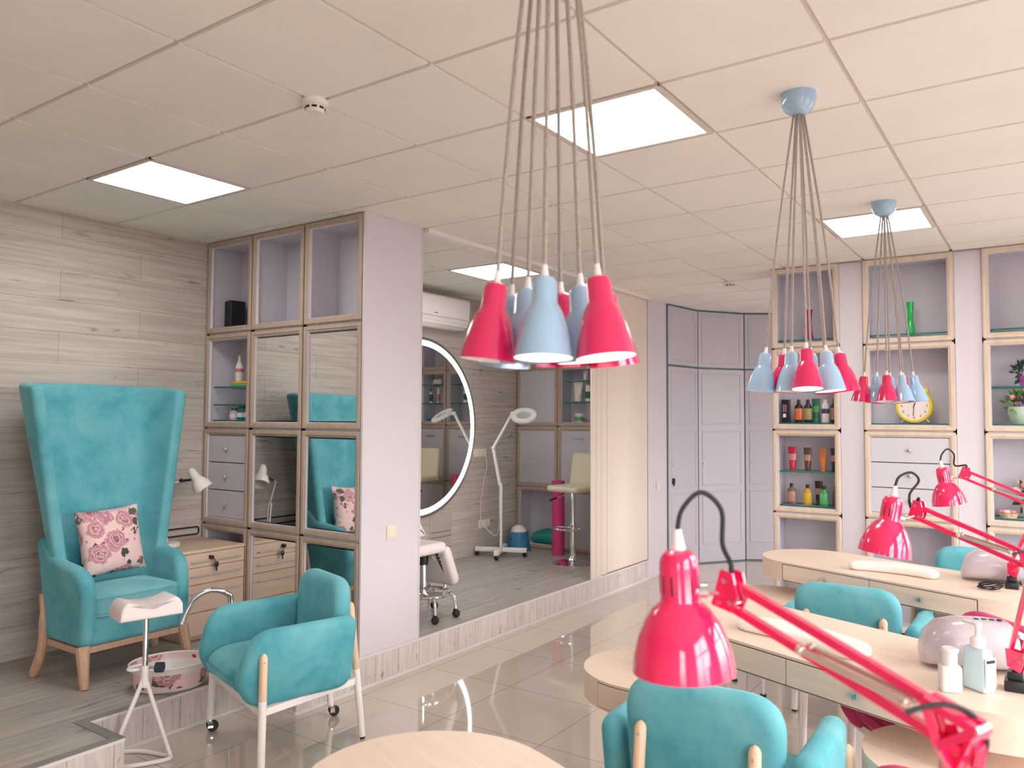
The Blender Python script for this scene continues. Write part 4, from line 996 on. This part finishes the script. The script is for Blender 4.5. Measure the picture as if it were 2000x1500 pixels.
# ------------------------------------------------------------------ niche contents
t = thing('led_mirror', 'large round mirror with a glowing light ring on the wood wall', 'mirror', (XL, 4.18, 1.525), 90)
def discp(bm, r0, r1, y0, y1, n=96, mi=0):
    ra = [[bm.verts.new((r*math.cos(2*PI*i/n), y, r*math.sin(2*PI*i/n))) for i in range(n)] for r, y in ((r0, y0), (r0, y1), (r1, y1), (r1, y0))]
    for k in range(4):
        a, c = ra[k], ra[(k+1) % 4]
        for i in range(n): bm.faces.new((a[i], a[(i+1) % n], c[(i+1) % n], c[i])).material_index = mi
bm = B(); lathe(bm, [(0, 0), (.787, 0), (.787, .022), (0, .022)], 96, R(90, 'X')); build('glass', bm, 'mirror', t, ang=.5)
bm = B(); discp(bm, .788, .838, 0, -.0235); build('light_ring', bm, 'led_ring', t, ang=.5)
bm = B(); discp(bm, .839, .868, 0, -.024); build('rim', bm, 'mirror_rim', t, ang=.5)
t = thing('air_conditioner', 'white split air conditioner high on the wood wall above the mirror', 'air conditioner', (XL, 4.24, 2.64), 90)
bm = B(); o0 = rpoly([(0, -.15), (-.12, -.15), (-.205, -.09), (-.215, .13), (-.19, .15), (0, .15)], [0, .03, .06, .03, .02, 0], 5)
prism(bm, o0, -.45, .45, 0, Mx(((0, 0, 1, 0), (1, 0, 0, 0), (0, 1, 0, 0), (0, 0, 0, 1)))); build('body', bm, 'white_plastic', t, ang=.5)
bm = B(); rbox(bm, -.42, -.203, -.128, .42, -.14, -.112, .004, 2, M=T(0, 0, 0)); build('louver', bm, 'ivory', t)
bm = B(); rbox(bm, -.44, -.217, -.06, .44, -.2135, -.057, .001, 1); build('seam', bm, 'grey_metal', t)
bm = B(); ball(bm, (-.08, -.213, -.03), .006); ball(bm, (-.055, -.213, -.03), .006); build('indicator', bm, 'leaf_dark', t)
# magnifier lamp on a rolling base
t = thing('magnifier_lamp', 'white rolling magnifier floor lamp in front of the wood wall', 'floor lamp', (-.53, 5.17, PZ), 0)
bm = B()
for a in (25, 115):
    M_ = R(a, 'Z'); rbox(bm, -.27, -.025, .05, .27, .025, .095, .004, 2, M=M_)
build('base', bm, 'white_paint', t)
for a in (25, 115, 205, 295):
    x, y = .25*math.cos(math.radians(a)), .25*math.sin(math.radians(a))
    bm = B(); lathe(bm, [(0, -.012), (.02, -.012), (.025, -.006), (.025, .006), (.02, .012), (0, .012)], 16, T(x, y, .025) @ R(90, 'X')); box(bm, x-.008, y-.016, .025, x+.008, y+.016, .052); build('caster', bm, 'black_rubber', t)
bm = B(); tube(bm, [(0, 0, .09), (0, 0, .74)], .014, 12); build('pole', bm, 'white_paint', t)
K0, K1, K2 = V((-.02, .0, .75)), V((-.105, 0, 1.115)), V((.135, .0, 1.475))
bm = B(); tube(bm, [(0, 0, .72), K0], .018, 10); bar(bm, K0, K1, .024); build('lower_arm', bm, 'white_paint', t)
bm = B(); ball(bm, K1, .024); bar(bm, K1, K2, .022); build('upper_arm', bm, 'white_paint', t)
HC = V((.29, -.02, 1.455)); hn = V((.25, -.5, .85)); hn.normalize(); q_ = V((0, 0, 1)).rotation_difference(hn).to_matrix().to_4x4(); M_ = Mx.Translation(HC) @ q_
bm = B(); lathe(bm, [(.075, -.02), (.125, -.02), (.135, -.005), (.13, .012), (.1, .02), (.078, .012), (.075, -.02)], 36, M_); hd = build('lamp_head', bm, 'white_plastic', t)
bm = B(); lathe(bm, [(0, -.006), (.077, -.002), (.077, .002), (0, .006)], 30, M_); build('lens', bm, 'shelf_glass', hd)
bm = B(); tube(bm, [K2, K2.lerp(HC, .35)], .016, 10); ball(bm, K2, .022); build('neck', bm, 'white_paint', hd)
bm = B(); pts = [(XL+.012, 5.235, 1.25), (XL+.03, 5.24, 1.1), (-.78, 5.20, .95), (-.785, 5.16, .75), (-.775, 5.15, .56), (-.70, 5.18, .44), (-.60, 5.18, .40), (-.555, 5.175, .50), (-.55, 5.168, .72), (-.551, 5.17, .90)]
tube(bm, spath(pts, 6), .004, 7); tag(build('power_cable', bm, 'white_plastic'), 'white power cable looping from the wall socket to the magnifier lamp', 'cable')
# bucket, bag, mat roll, bar stool
t = thing('wax_bucket', 'blue bucket with a domed white lid in the niche corner', 'bucket', (-.60, 5.60, PZ))
bm = B(); lathe(bm, [(0, 0), (.125, 0), (.13, .01), (.105, .2), (.10, .205), (0, .205)], 28); build('tub', bm, 'bucket_blue', t)
bm = B(); lathe(bm, [(0, .275), (.03, .272), (.06, .255), (.08, .23), (.088, .205), (0, .205)], 28); build('lid', bm, 'white_plastic', t)
bm = B(); rbox(bm, -.18, -.09, 0, .18, .09, .15, .06, 5)
bmesh.ops.subdivide_edges(bm, edges=bm.edges[:], cuts=1)
for v in bm.verts:
    v.co += V((math.sin(v.co.y*31+v.co.z*17)*.008, math.sin(v.co.x*23+v.co.z*29)*.008, (math.sin(v.co.x*19+1)*.014+math.sin(v.co.y*25)*.008)*(v.co.z/.15)))
o = tag(build('plastic_bag', bm, 'green_bag', None, ang=1.2), 'crumpled green plastic bag on the lowest niche cabinet shelf', 'bag'); place(o, (-.48, 6.0, PZ+.034), 0)
bm = B(); lathe(bm, [(.02, 0), (.066, 0), (.066, .77), (.06, .775), (.02, .77), (.02, 0)], 28); o = tag(build('exercise_mat', bm, 'mat_pink'), 'rolled magenta mat standing on end in the niche', 'mat'); place(o, (-.10, 5.6, PZ))
t = thing('bar_stool', 'cream leather bar stool with chrome base at the panel edge', 'stool', (.265, 5.28, PZ), -10)
bm = B(); lathe(bm, [(0, 0), (.20, 0), (.20, .006), (.16, .018), (.06, .034), (.035, .06), (.032, .075), (0, .075)], 36); build('base', bm, 'chrome', t)
bm = B(); tube(bm, [(0, 0, .07), (0, 0, .40)], .03, 16); tube(bm, [(0, 0, .40), (0, 0, .70)], .02, 16); build('column', bm, 'chrome', t)
bm = B(); tube(bm, [(-.0+.16*math.cos(a), -.09+.10*math.sin(a), .345) for a in [2*PI*i/24 for i in range(24)]], .009, 8, closed=True); build('foot_ring', bm, 'chrome', t)
bm = B(); tube(bm, [(-.02, -.02, .69), (-.12, -.10, .64)], .005, 8, mi=1); tube(bm, [(-.12, -.10, .64), (-.18, -.15, .61)], .009, 8); build('lever', bm, ['black_plastic', 'chrome'], t)
bm = B(); pad(bm, rpoly([(-.2, -.2), (.2, -.2), (.2, .19), (-.2, .19)], .07, 6), .06, .026, T(0, 0, .735), k=4); build('seat', bm, 'cream_leather', t, ang=1.2)
bm = B(); pad(bm, rpoly([(-.2, .70), (.2, .70), (.2, 1.08), (-.2, 1.08)], [.03, .03, .06, .06], 6), .05, .022, Mx(((1, 0, 0, 0), (0, 0, -1, .185), (0, 1, 0, 0), (0, 0, 0, 1))), k=4, bend=lambda p: (p.x, p.y, p.z-.15*(p.y-.7))); build('backrest', bm, 'cream_leather', t, ang=1.2)
# treatment chair behind the partition
t = thing('treatment_chair', 'white padded treatment chair on a chrome castor base behind the partition', 'treatment chair', (.45, 2.83, PZ))
bm = B(); pad(bm, rpoly([(-.2, -.32), (.2, -.32), (.2, .03), (-.2, .03)], .04, 5), .075, .03, T(0, 0, .51), k=4); build('seat', bm, 'white_leather', t, ang=1.2)
bm = B(); pad(bm, rpoly([(-.2, 0), (.2, 0), (.18, .32), (-.18, .32)], [.03, .03, .06, .06], 6), .075, .03, T(0, .035, .50) @ R(-62, 'X'), k=4); build('leg_rest', bm, 'white_leather', t, ang=1.2)
bm = B(); o0 = rpoly([(-.14, .0), (.22, .0), (.0, .30), (-.14, .36)], [.02, .03, .04, .03], 5); pad(bm, o0, .06, .025, Mx(((0, 0, 1, -.17), (1, 0, 0, 0), (0, 1, 0, .53), (0, 0, 0, 1)))); build('armrest', bm, 'white_leather', t, ang=1.2)
bm = B(); tube(bm, [(0, 0, .15), (0, 0, .38)], .028, 14); tube(bm, [(0, 0, .37), (0, 0, .46)], .036, 14, mi=1); build('column', bm, ['chrome', 'black_plastic'], t)
bm = B(); tube(bm, [(.19*math.cos(a), .19*math.sin(a), .17) for a in [2*PI*i/32 for i in range(32)]], .012, 10, closed=True); build('foot_ring', bm, 'chrome', t)
bm = B(); tube(bm, [(.06, .02, .44), (.06, .16, .27), (.05, .19, .22), (.05, .18, .17)], .012, 10); tube(bm, [(-.1, .02, .44), (-.1, .17, .27), (-.1, .19, .16), (-.1, .19, .02)], .012, 10); tube(bm, [(.06, .12, .31), (-.1, .12, .31)], .008, 8); build('support_bar', bm, 'chrome', t)
bm = B()
for k in range(9): rbox(bm, .10, .01+k*.017, .45-k*.026-.008, .125, .022+k*.017, .45-k*.026+.006, .002, 1)
bar(bm, (.112, .0, .46), (.112, .165, .21), .008); tube(bm, spath([(.13, .04, .46), (.13, .09, .40), (.14, .13, .36), (.14, .15, .31)], 5), .009, 8); build('ratchet', bm, 'black_plastic', t)
for a in (-28, 32, 110, 190, 262):
    c, s = math.cos(math.radians(a)), math.sin(math.radians(a))
    bm = B(); tube(bm, spath([(.0, 0, .16), (.17*c, .17*s, .165), (.22*c, .22*s, .15), (.235*c, .235*s, .06)], 5), .012, 10); lg = build('leg', bm, 'chrome', t)
    bm = B(); lathe(bm, [(0, -.02), (.02, -.02), (.027, -.012), (.027, .012), (.02, .02), (0, .02)], 18, T(.24*c, .24*s, .027) @ R(a+60, 'Z') @ R(90, 'X')); rbox(bm, .235*c-.012, .235*s-.012, .03, .235*c+.012, .235*s+.012, .062, .003, 2); build('caster', bm, 'black_rubber', lg)

# niche shelf products
def tubev(name, label, loc, h, w, body, cap, rz=0, band=None, group=None, cat='tube'):
    """squeezed tube standing on its cap: wide flat crimp on top, round cap below"""
    t = thing(name, label, cat, loc, rz, group); n = 20
    bm = B(); rings = []
    for k in range(7):
        u = k/6; z = h*.2+h*.8*u; rx = w*.5*(.72+.28*u); ry = w*.5*.72*(1-u)**.8+.002
        rings.append([bm.verts.new((rx*math.cos(2*PI*i/n), ry*math.sin(2*PI*i/n), z)) for i in range(n)])
    for a, c in zip(rings, rings[1:]):
        for i in range(n): bm.faces.new((a[i], a[(i+1) % n], c[(i+1) % n], c[i]))
    bm.faces.new(rings[0][::-1]); bm.faces.new(rings[-1]); bo = build('tube_body', bm, body, t, ang=1.0)
    bm = B(); lathe(bm, [(0, 0), (w*.33, 0), (w*.345, h*.03), (w*.345, h*.2), (0, h*.2)], 18); build('cap', bm, cap, t)
    if band:
        bm = B()
        r0 = []
        for u in (.3, .62):
            z = h*.2+h*.8*u; rx = w*.5*(.72+.28*u)+.0008; ry = w*.5*.72*(1-u)**.8+.0028
            r0.append([bm.verts.new((rx*math.cos(2*PI*i/n), ry*math.sin(2*PI*i/n), z)) for i in range(n)])
        for i in range(n): bm.faces.new((r0[0][i], r0[0][(i+1) % n], r0[1][(i+1) % n], r0[1][i]))
        build('printed_band', bm, band, bo)
    return t
def bottlev(label, loc, h, w, body, cap, band=None, shoulder=.72, capw=.42, name='bottle', flat=.7, bz=(.12, .6)):
    s_ = (1, flat)
    parts = [('body', [(0, 0), (w*.48, 0), (w*.5, h*.02), (w*.5, h*shoulder*.94), (w*.44, h*shoulder), (w*capw*.5, h*(shoulder+.1)), (w*capw*.45, h*(shoulder+.12)), (0, h*(shoulder+.12))], body, s_),
             ('cap', [(0, h*(shoulder+.1)), (w*capw*.52, h*(shoulder+.1)), (w*capw*.52, h*.985), (w*capw*.45, h), (0, h)], cap, s_)]
    if band: parts.append(('paper_label', [(w*.502, h*bz[0]), (w*.512, h*(bz[0]+.01)), (w*.512, h*bz[1]), (w*.502, h*(bz[1]+.01))], band, s_))
    return lathe_item(name, label, 'bottle', loc, parts)
NYs = 5.965
tubev('cream_tube', 'large white cream tube on the middle glass shelf of the niche cabinet', (-.07, NYs, 1.8005), .215, .115, 'ivory', 'ivory', 0)
tubev('cream_tube', 'small ivory tube on the highest glass shelf of the niche cabinet', (.02, NYs, 2.0305), .11, .06, 'ivory', 'ivory')
lathe_item('cosmetic_jar', 'white tapered tub on the lowest glass shelf of the niche cabinet', 'jar', (-.055, NYs, 1.5755), [('body', [(0, 0), (.04, 0), (.046, .085), (0, .085)], 'white_plastic', S1), ('lid', [(0, .085), (.05, .085), (.05, .1), (0, .1)], 'ivory', S1), ('paper_label', [(.0425, .02), (.0432, .021), (.0458, .06), (.045, .062)], 'b_leaf', S1)])
bottlev('white bottle with a dark leafy label beside the large cream tube', (.06, NYs, 1.8005), .18, .075, 'ivory', 'ivory', 'b_green', .85, .8, flat=1, bz=(.2, .6))
bottlev('slim white pump bottle with navy band on the niche cabinet seen in the round mirror', (.62, NYs, 1.8005), .18, .042, 'ivory', 'b_navy', 'b_navy', .7, .5, flat=1)
bottlev('slim cream bottle with pink print on the niche cabinet seen in the round mirror', (.50, NYs, 1.8005), .185, .042, 'ivory', 'ivory', 'b_pinklabel', .7, .5, flat=1)
bottlev('slim green bottle on the niche cabinet seen in the round mirror', (.37, NYs, 1.8005), .185, .042, 'b_lime', 'ivory', None, .7, .5, flat=1)
bm = B(); rbox(bm, -.12, -.05, 0, .12, .05, .045, .015, 3); o = tag(build('folded_towel', bm, 'b_skyblue', None, ang=1.2), 'blue folded cloth on the lowest niche shelf seen in the round mirror', 'cloth'); place(o, (.53, NYs, 1.5755))
bm = B(); rbox(bm, -.07, -.04, 0, .07, .04, .07, .03, 4); o = tag(build('cotton_pack', bm, 'b_white', None, ang=1.2), 'white cotton pack on the highest niche shelf seen in the round mirror', 'pack'); place(o, (.5, NYs, 2.0305))

# ------------------------------------------------------------------ products in the bottle cabinet
SY = 5.2; z = 1.5905
def carton(label, loc, w, d, h, m_, band):
    t = thing('product_box', label, 'box', loc); bm = B(); rbox(bm, -w/2, -d/2, 0, w/2, d/2, h, .002, 1); bo = build('carton', bm, m_, t, False)
    bm = B(); box(bm, -w*.36, -d/2-.0008, h*.45, w*.2, -d/2, h*.78); box(bm, -w*.3, -d/2-.0008, h*.22, w*.1, -d/2, h*.38, 1); build('printed_panel', bm, [band, 'label_white'], bo, False)
carton('black product box with a purple panel, leftmost on the upper bottle shelf', (2.36, SY, z), .062, .05, .19, 'b_black', 'b_purple')
bottlev('black bottle with an orange label on the upper bottle shelf', (2.462, SY, z), .19, .066, 'b_black', 'b_black', 'b_orange')
bottlev('black bottle with an olive label on the upper bottle shelf', (2.538, SY-.01, z), .19, .064, 'b_black', 'b_black', 'b_olive')
tubev('hair_tube', 'dark green tube beside the olive-labelled bottle', (2.598, SY+.01, z), .195, .066, 'b_green', 'b_teal', band='b_lime')
bottlev('clear white bottle with a navy print on the upper bottle shelf', (2.672, SY, z), .185, .062, 'b_white', 'b_white', 'b_navy', .8, .5, bz=(.4, .6))
bottlev('black bottle with a tan label, rightmost on the upper bottle shelf', (2.745, SY, z), .195, .062, 'b_black', 'b_black', 'b_tan')
z = 1.1955
tubev('hair_tube', 'red tube, leftmost on the middle bottle shelf', (2.408, SY, z), .195, .072, 'b_red', 'b_red', band='b_pinklabel')
tubev('hair_tube', 'brown tube with a cream band on the middle bottle shelf', (2.53, SY, z), .19, .066, 'b_brown', 'b_brown', band='b_tan')
tubev('hair_tube', 'copper orange tube on the middle bottle shelf', (2.65, SY, z), .19, .064, 'b_copper', 'b_copper', band='b_orange')
tubev('hair_tube', 'black tube, rightmost on the middle bottle shelf', (2.738, SY, z), .19, .064, 'b_black', 'b_black', band='b_pinklabel')
z = .9185
bottlev('brown bottle with a black cap, leftmost on the lowest bottle shelf', (2.397, SY, z), .17, .068, 'b_umber', 'b_black', 'b_tan')
bottlev('amber yellow bottle with a black cap on the lowest bottle shelf', (2.525, SY, z), .165, .068, 'b_amber', 'b_black', 'b_yellow')
tubev('hair_tube', 'black tube with a copper band behind the green bottle', (2.605, SY+.04, z), .195, .064, 'b_black', 'b_brown', band='b_tan')
bottlev('translucent green bottle with a black cap on the lowest bottle shelf', (2.662, SY-.03, z), .165, .07, 'b_lime', 'b_black', 'b_leaf')
bottlev('dull purple bottle, rightmost on the lowest bottle shelf', (2.748, SY, z), .16, .06, 'b_purple', 'b_black')
def vase(label, loc, m_):
    bm = B(); pr = [(.030, 0), (.034, .004), (.033, .02), (.022, .09), (.019, .14), (.022, .2), (.029, .25), (.0265, .25), (.018, .19), (.015, .14), (.018, .09), (.026, .03), (0, .02)]
    lathe(bm, [(0, 0)]+pr, 28); o = tag(build('vase', bm, m_), label, 'vase'); place(o, loc)
vase('slim magenta vase in the top cube of the bottle cabinet', (2.553, SY, 2.2685), 'magenta_glass')
vase('slim bright green vase in the top cube above the yellow clock', (3.304, SY, 2.2725), 'green_glass')
# yellow alarm clock
t = thing('alarm_clock', 'large round yellow alarm clock with white dial in the wall cabinet', 'clock', (3.325, 5.20, 1.7215), -6)
RC = .128
bm = B(); lathe(bm, [(0, -.035), (RC*.9, -.035), (RC, -.025), (RC, .03), (RC*.97, .036), (RC*.86, .036), (RC*.84, .028)], 48, R(90, 'X')); build('case', bm, 'yellow', t)
bm = B(); lathe(bm, [(0, .0285), (RC*.85, .0285), (RC*.85, .026), (0, .026)], 48, R(90, 'X')); dl = build('dial', bm, 'dial', t)
bm = B()
def hand(a, l, w):
    M_ = R(a, 'Y'); box(bm, -w, -.0315, -.015, w, -.0305, l, 0, M_)
hand(185, .075, .0022); hand(20, .05, .003); build('hand', bm, 'b_black', dl, False)
bm = B()
for k in range(12):
    a = math.radians(30*(k+1)); 
    cu_ = bpy.data.curves.new('numeral', 'FONT'); cu_.body = str(k+1); cu_.size = .026; cu_.align_x = 'CENTER'; cu_.align_y = 'CENTER'
    to_ = bpy.data.objects.new('numeral', cu_); me_ = bpy.data.meshes.new_from_object(to_)
    tb = B(); tb.from_mesh(me_); merge(bm, tb, T(.088*math.sin(a), -.0295, .088*math.cos(a)) @ R(90, 'X')); bpy.data.objects.remove(to_); bpy.data.curves.remove(cu_); bpy.data.meshes.remove(me_)
build('numerals', bm, 'b_black', dl, False)
for s in (-1, 1):
    bm = B(); lathe(bm, [(0, .03), (.012, .028), (.026, .012), (.03, 0), (0, 0)], 20, R(s*33, 'Y') @ T(0, 0, RC+.006)); tube(bm, [(0, 0, RC-.004), (0, 0, RC+.01)], .006, 8, M=R(s*33, 'Y')); build('bell', bm, 'yellow', t)
    bm = B(); tube(bm, [(0, 0, RC-.01), (0, 0, RC+.027)], [.007, .005], 8, M=R(180+s*38, 'Y')); build('foot', bm, 'ivory', t)
# flowers in the right cabinet
t = thing('potted_flowers', 'mint green pot of pink and violet flowers in the right wall cabinet', 'plant', (4.005, 5.2, 1.5875))
bm = B(); lathe(bm, [(0, 0), (.045, 0), (.07, .03), (.082, .08), (.084, .125), (.078, .125), (.075, .11), (0, .11)], 28); build('pot', bm, 'pot_mint', t)
bm = B(); foliage(bm, (0, 0, .14), .085, 90, .055, seed=11); build('leaves', bm, 'leaf_light', t, False)
bm = B(); rd = random.Random(5)
for k in range(12):
    a = rd.uniform(0, 2*PI); r_ = rd.uniform(.02, .085); ball(bm, (r_*math.cos(a), r_*math.sin(a)*.8-.01, .145+rd.uniform(0, .06)), rd.uniform(.012, .02), k % 2, 8, 6)
build('blossoms', bm, ['petal_pink', 'petal_violet'], t)
t = thing('potted_plant', 'dark leafy plant in a violet pot on the upper glass shelf at right', 'plant', (4.04, 5.2, 1.8605))
bm = B(); lathe(bm, [(0, 0), (.036, 0), (.045, .075), (.04, .075), (.038, .06), (0, .06)], 20); build('pot', bm, 'pot_violet', t)
bm = B(); foliage(bm, (0, 0, .11), .075, 80, .045, seed=21); build('leaves', bm, 'leaf_dark', t, False)
t = thing('flower_bouquet', 'bouquet of pale roses in a bowl at the right picture edge', 'flowers', (4.055, 5.2, .9185))
bm = B(); lathe(bm, [(0, 0), (.04, 0), (.055, .05), (.06, .10), (.055, .10), (.05, .06), (0, .05)], 22); build('bowl', bm, 'petal_pale', t)
bm = B(); foliage(bm, (0, 0, .16), .1, 90, .06, seed=31); build('leaves', bm, 'leaf', t, False)
bm = B()
for k, (x, y, zz_) in enumerate(((-.09, -.03, .20), (-.03, -.07, .24), (.04, -.06, .22), (.0, .0, .28), (-.06, .03, .25), (.08, .0, .2))): ball(bm, (x, y, zz_), .032, k % 2, 12, 8, (1, 1, .85))
build('blossoms', bm, ['petal_pale', 'petal_pink'], t)
t = thing('soap_basket', 'little basket with pink soap petals on the glass shelf at right', 'basket', (3.915, 5.2, .9185))
bm = B(); lathe(bm, [(0, 0), (.05, 0), (.065, .035), (.06, .035), (.055, .02), (0, .02)], 24); build('weave', bm, 'basket', t)
bm = B()
for k, (x, y) in enumerate(((-.04, 0), (-.01, -.02), (.03, 0), (.0, .03), (-.025, .025))): ball(bm, (x, y, .04), .025, k % 2, 10, 6, (1, 1, .7))
build('soap', bm, ['petal_pink', 'petal_pale'], t)
# jars under the bottle cabinet glimpsed below the far desk
lathe_item('cosmetic_jar', 'olive yellow jar at the foot of the bottle cabinet', 'jar', (2.48, 5.2, .0505), [('body', [(0, 0), (.06, 0), (.06, .08), (0, .08)], 'b_yellow', S1), ('lid', [(0, .08), (.058, .08), (.058, .1), (0, .1)], 'b_olive', S1)])
lathe_item('cosmetic_jar', 'dark bowl at the foot of the bottle cabinet', 'bowl', (2.66, 5.2, .0505), [('body', [(0, 0), (.05, 0), (.09, .06), (.085, .06), (.05, .01), (0, .01)], 'b_navy', S1)])

# ------------------------------------------------------------------ light
w = bpy.data.worlds.new('World'); sc.world = w; w.use_nodes = True
nt = w.node_tree; L = nt.links; bg = nt.nodes['Background']
tc = nt.nodes.new('ShaderNodeTexCoord'); sx = nt.nodes.new('ShaderNodeSeparateXYZ'); L.new(tc.outputs['Generated'], sx.inputs[0])
rp = nt.nodes.new('ShaderNodeValToRGB'); e = rp.color_ramp.elements           # bright sky over darker street
e[0].position, e[0].color = .47, (.20, .185, .175, 1); e[1].position, e[1].color = .56, (1, .97, .96, 1)
ma = nt.nodes.new('ShaderNodeMath'); ma.operation = 'MULTIPLY_ADD'; ma.inputs[1].default_value = .5; ma.inputs[2].default_value = .5
L.new(sx.outputs['Z'], ma.inputs[0]); L.new(ma.outputs[0], rp.inputs['Fac']); L.new(rp.outputs['Color'], bg.inputs['Color'])
bg.inputs['Strength'].default_value = 10

# ------------------------------------------------------------------ camera
yaw, pitch, roll = -.6046, .0458, .0054
f = V((math.sin(yaw)*math.cos(pitch), math.cos(yaw)*math.cos(pitch), math.sin(pitch))); r0 = V((math.cos(yaw), -math.sin(yaw), 0)); u0 = r0.cross(f)
r_ = r0*math.cos(roll)+u0*math.sin(roll); u_ = u0*math.cos(roll)-r0*math.sin(roll)
cam = bpy.data.cameras.new('camera'); cam.sensor_width = 36; cam.lens = 1528.3/2000*36; cam.clip_start = .05
co = bpy.data.objects.new('camera', cam); COL.objects.link(co)
co.matrix_world = Mx(((r_.x, u_.x, -f.x, 4.1907), (r_.y, u_.y, -f.y, -1.4763), (r_.z, u_.z, -f.z, 1.5995), (0, 0, 0, 1)))
cam.dof.use_dof = True; cam.dof.focus_distance = 4.2; cam.dof.aperture_fstop = 4.0
sc.camera = co
vs = sc.view_settings; sc.display_settings.display_device = 'sRGB'; vs.view_transform = 'Standard'; vs.look = 'None'; vs.gamma = 1; vs.exposure = .24; vs.use_curve_mapping = False
cy = sc.cycles; cy.use_denoising = True; cy.max_bounces = 10; cy.diffuse_bounces = 5; cy.glossy_bounces = 5; cy.transmission_bounces = 6; cy.transparent_max_bounces = 12; cy.sample_clamp_indirect = 6; cy.caustics_reflective = False; cy.caustics_refractive = False
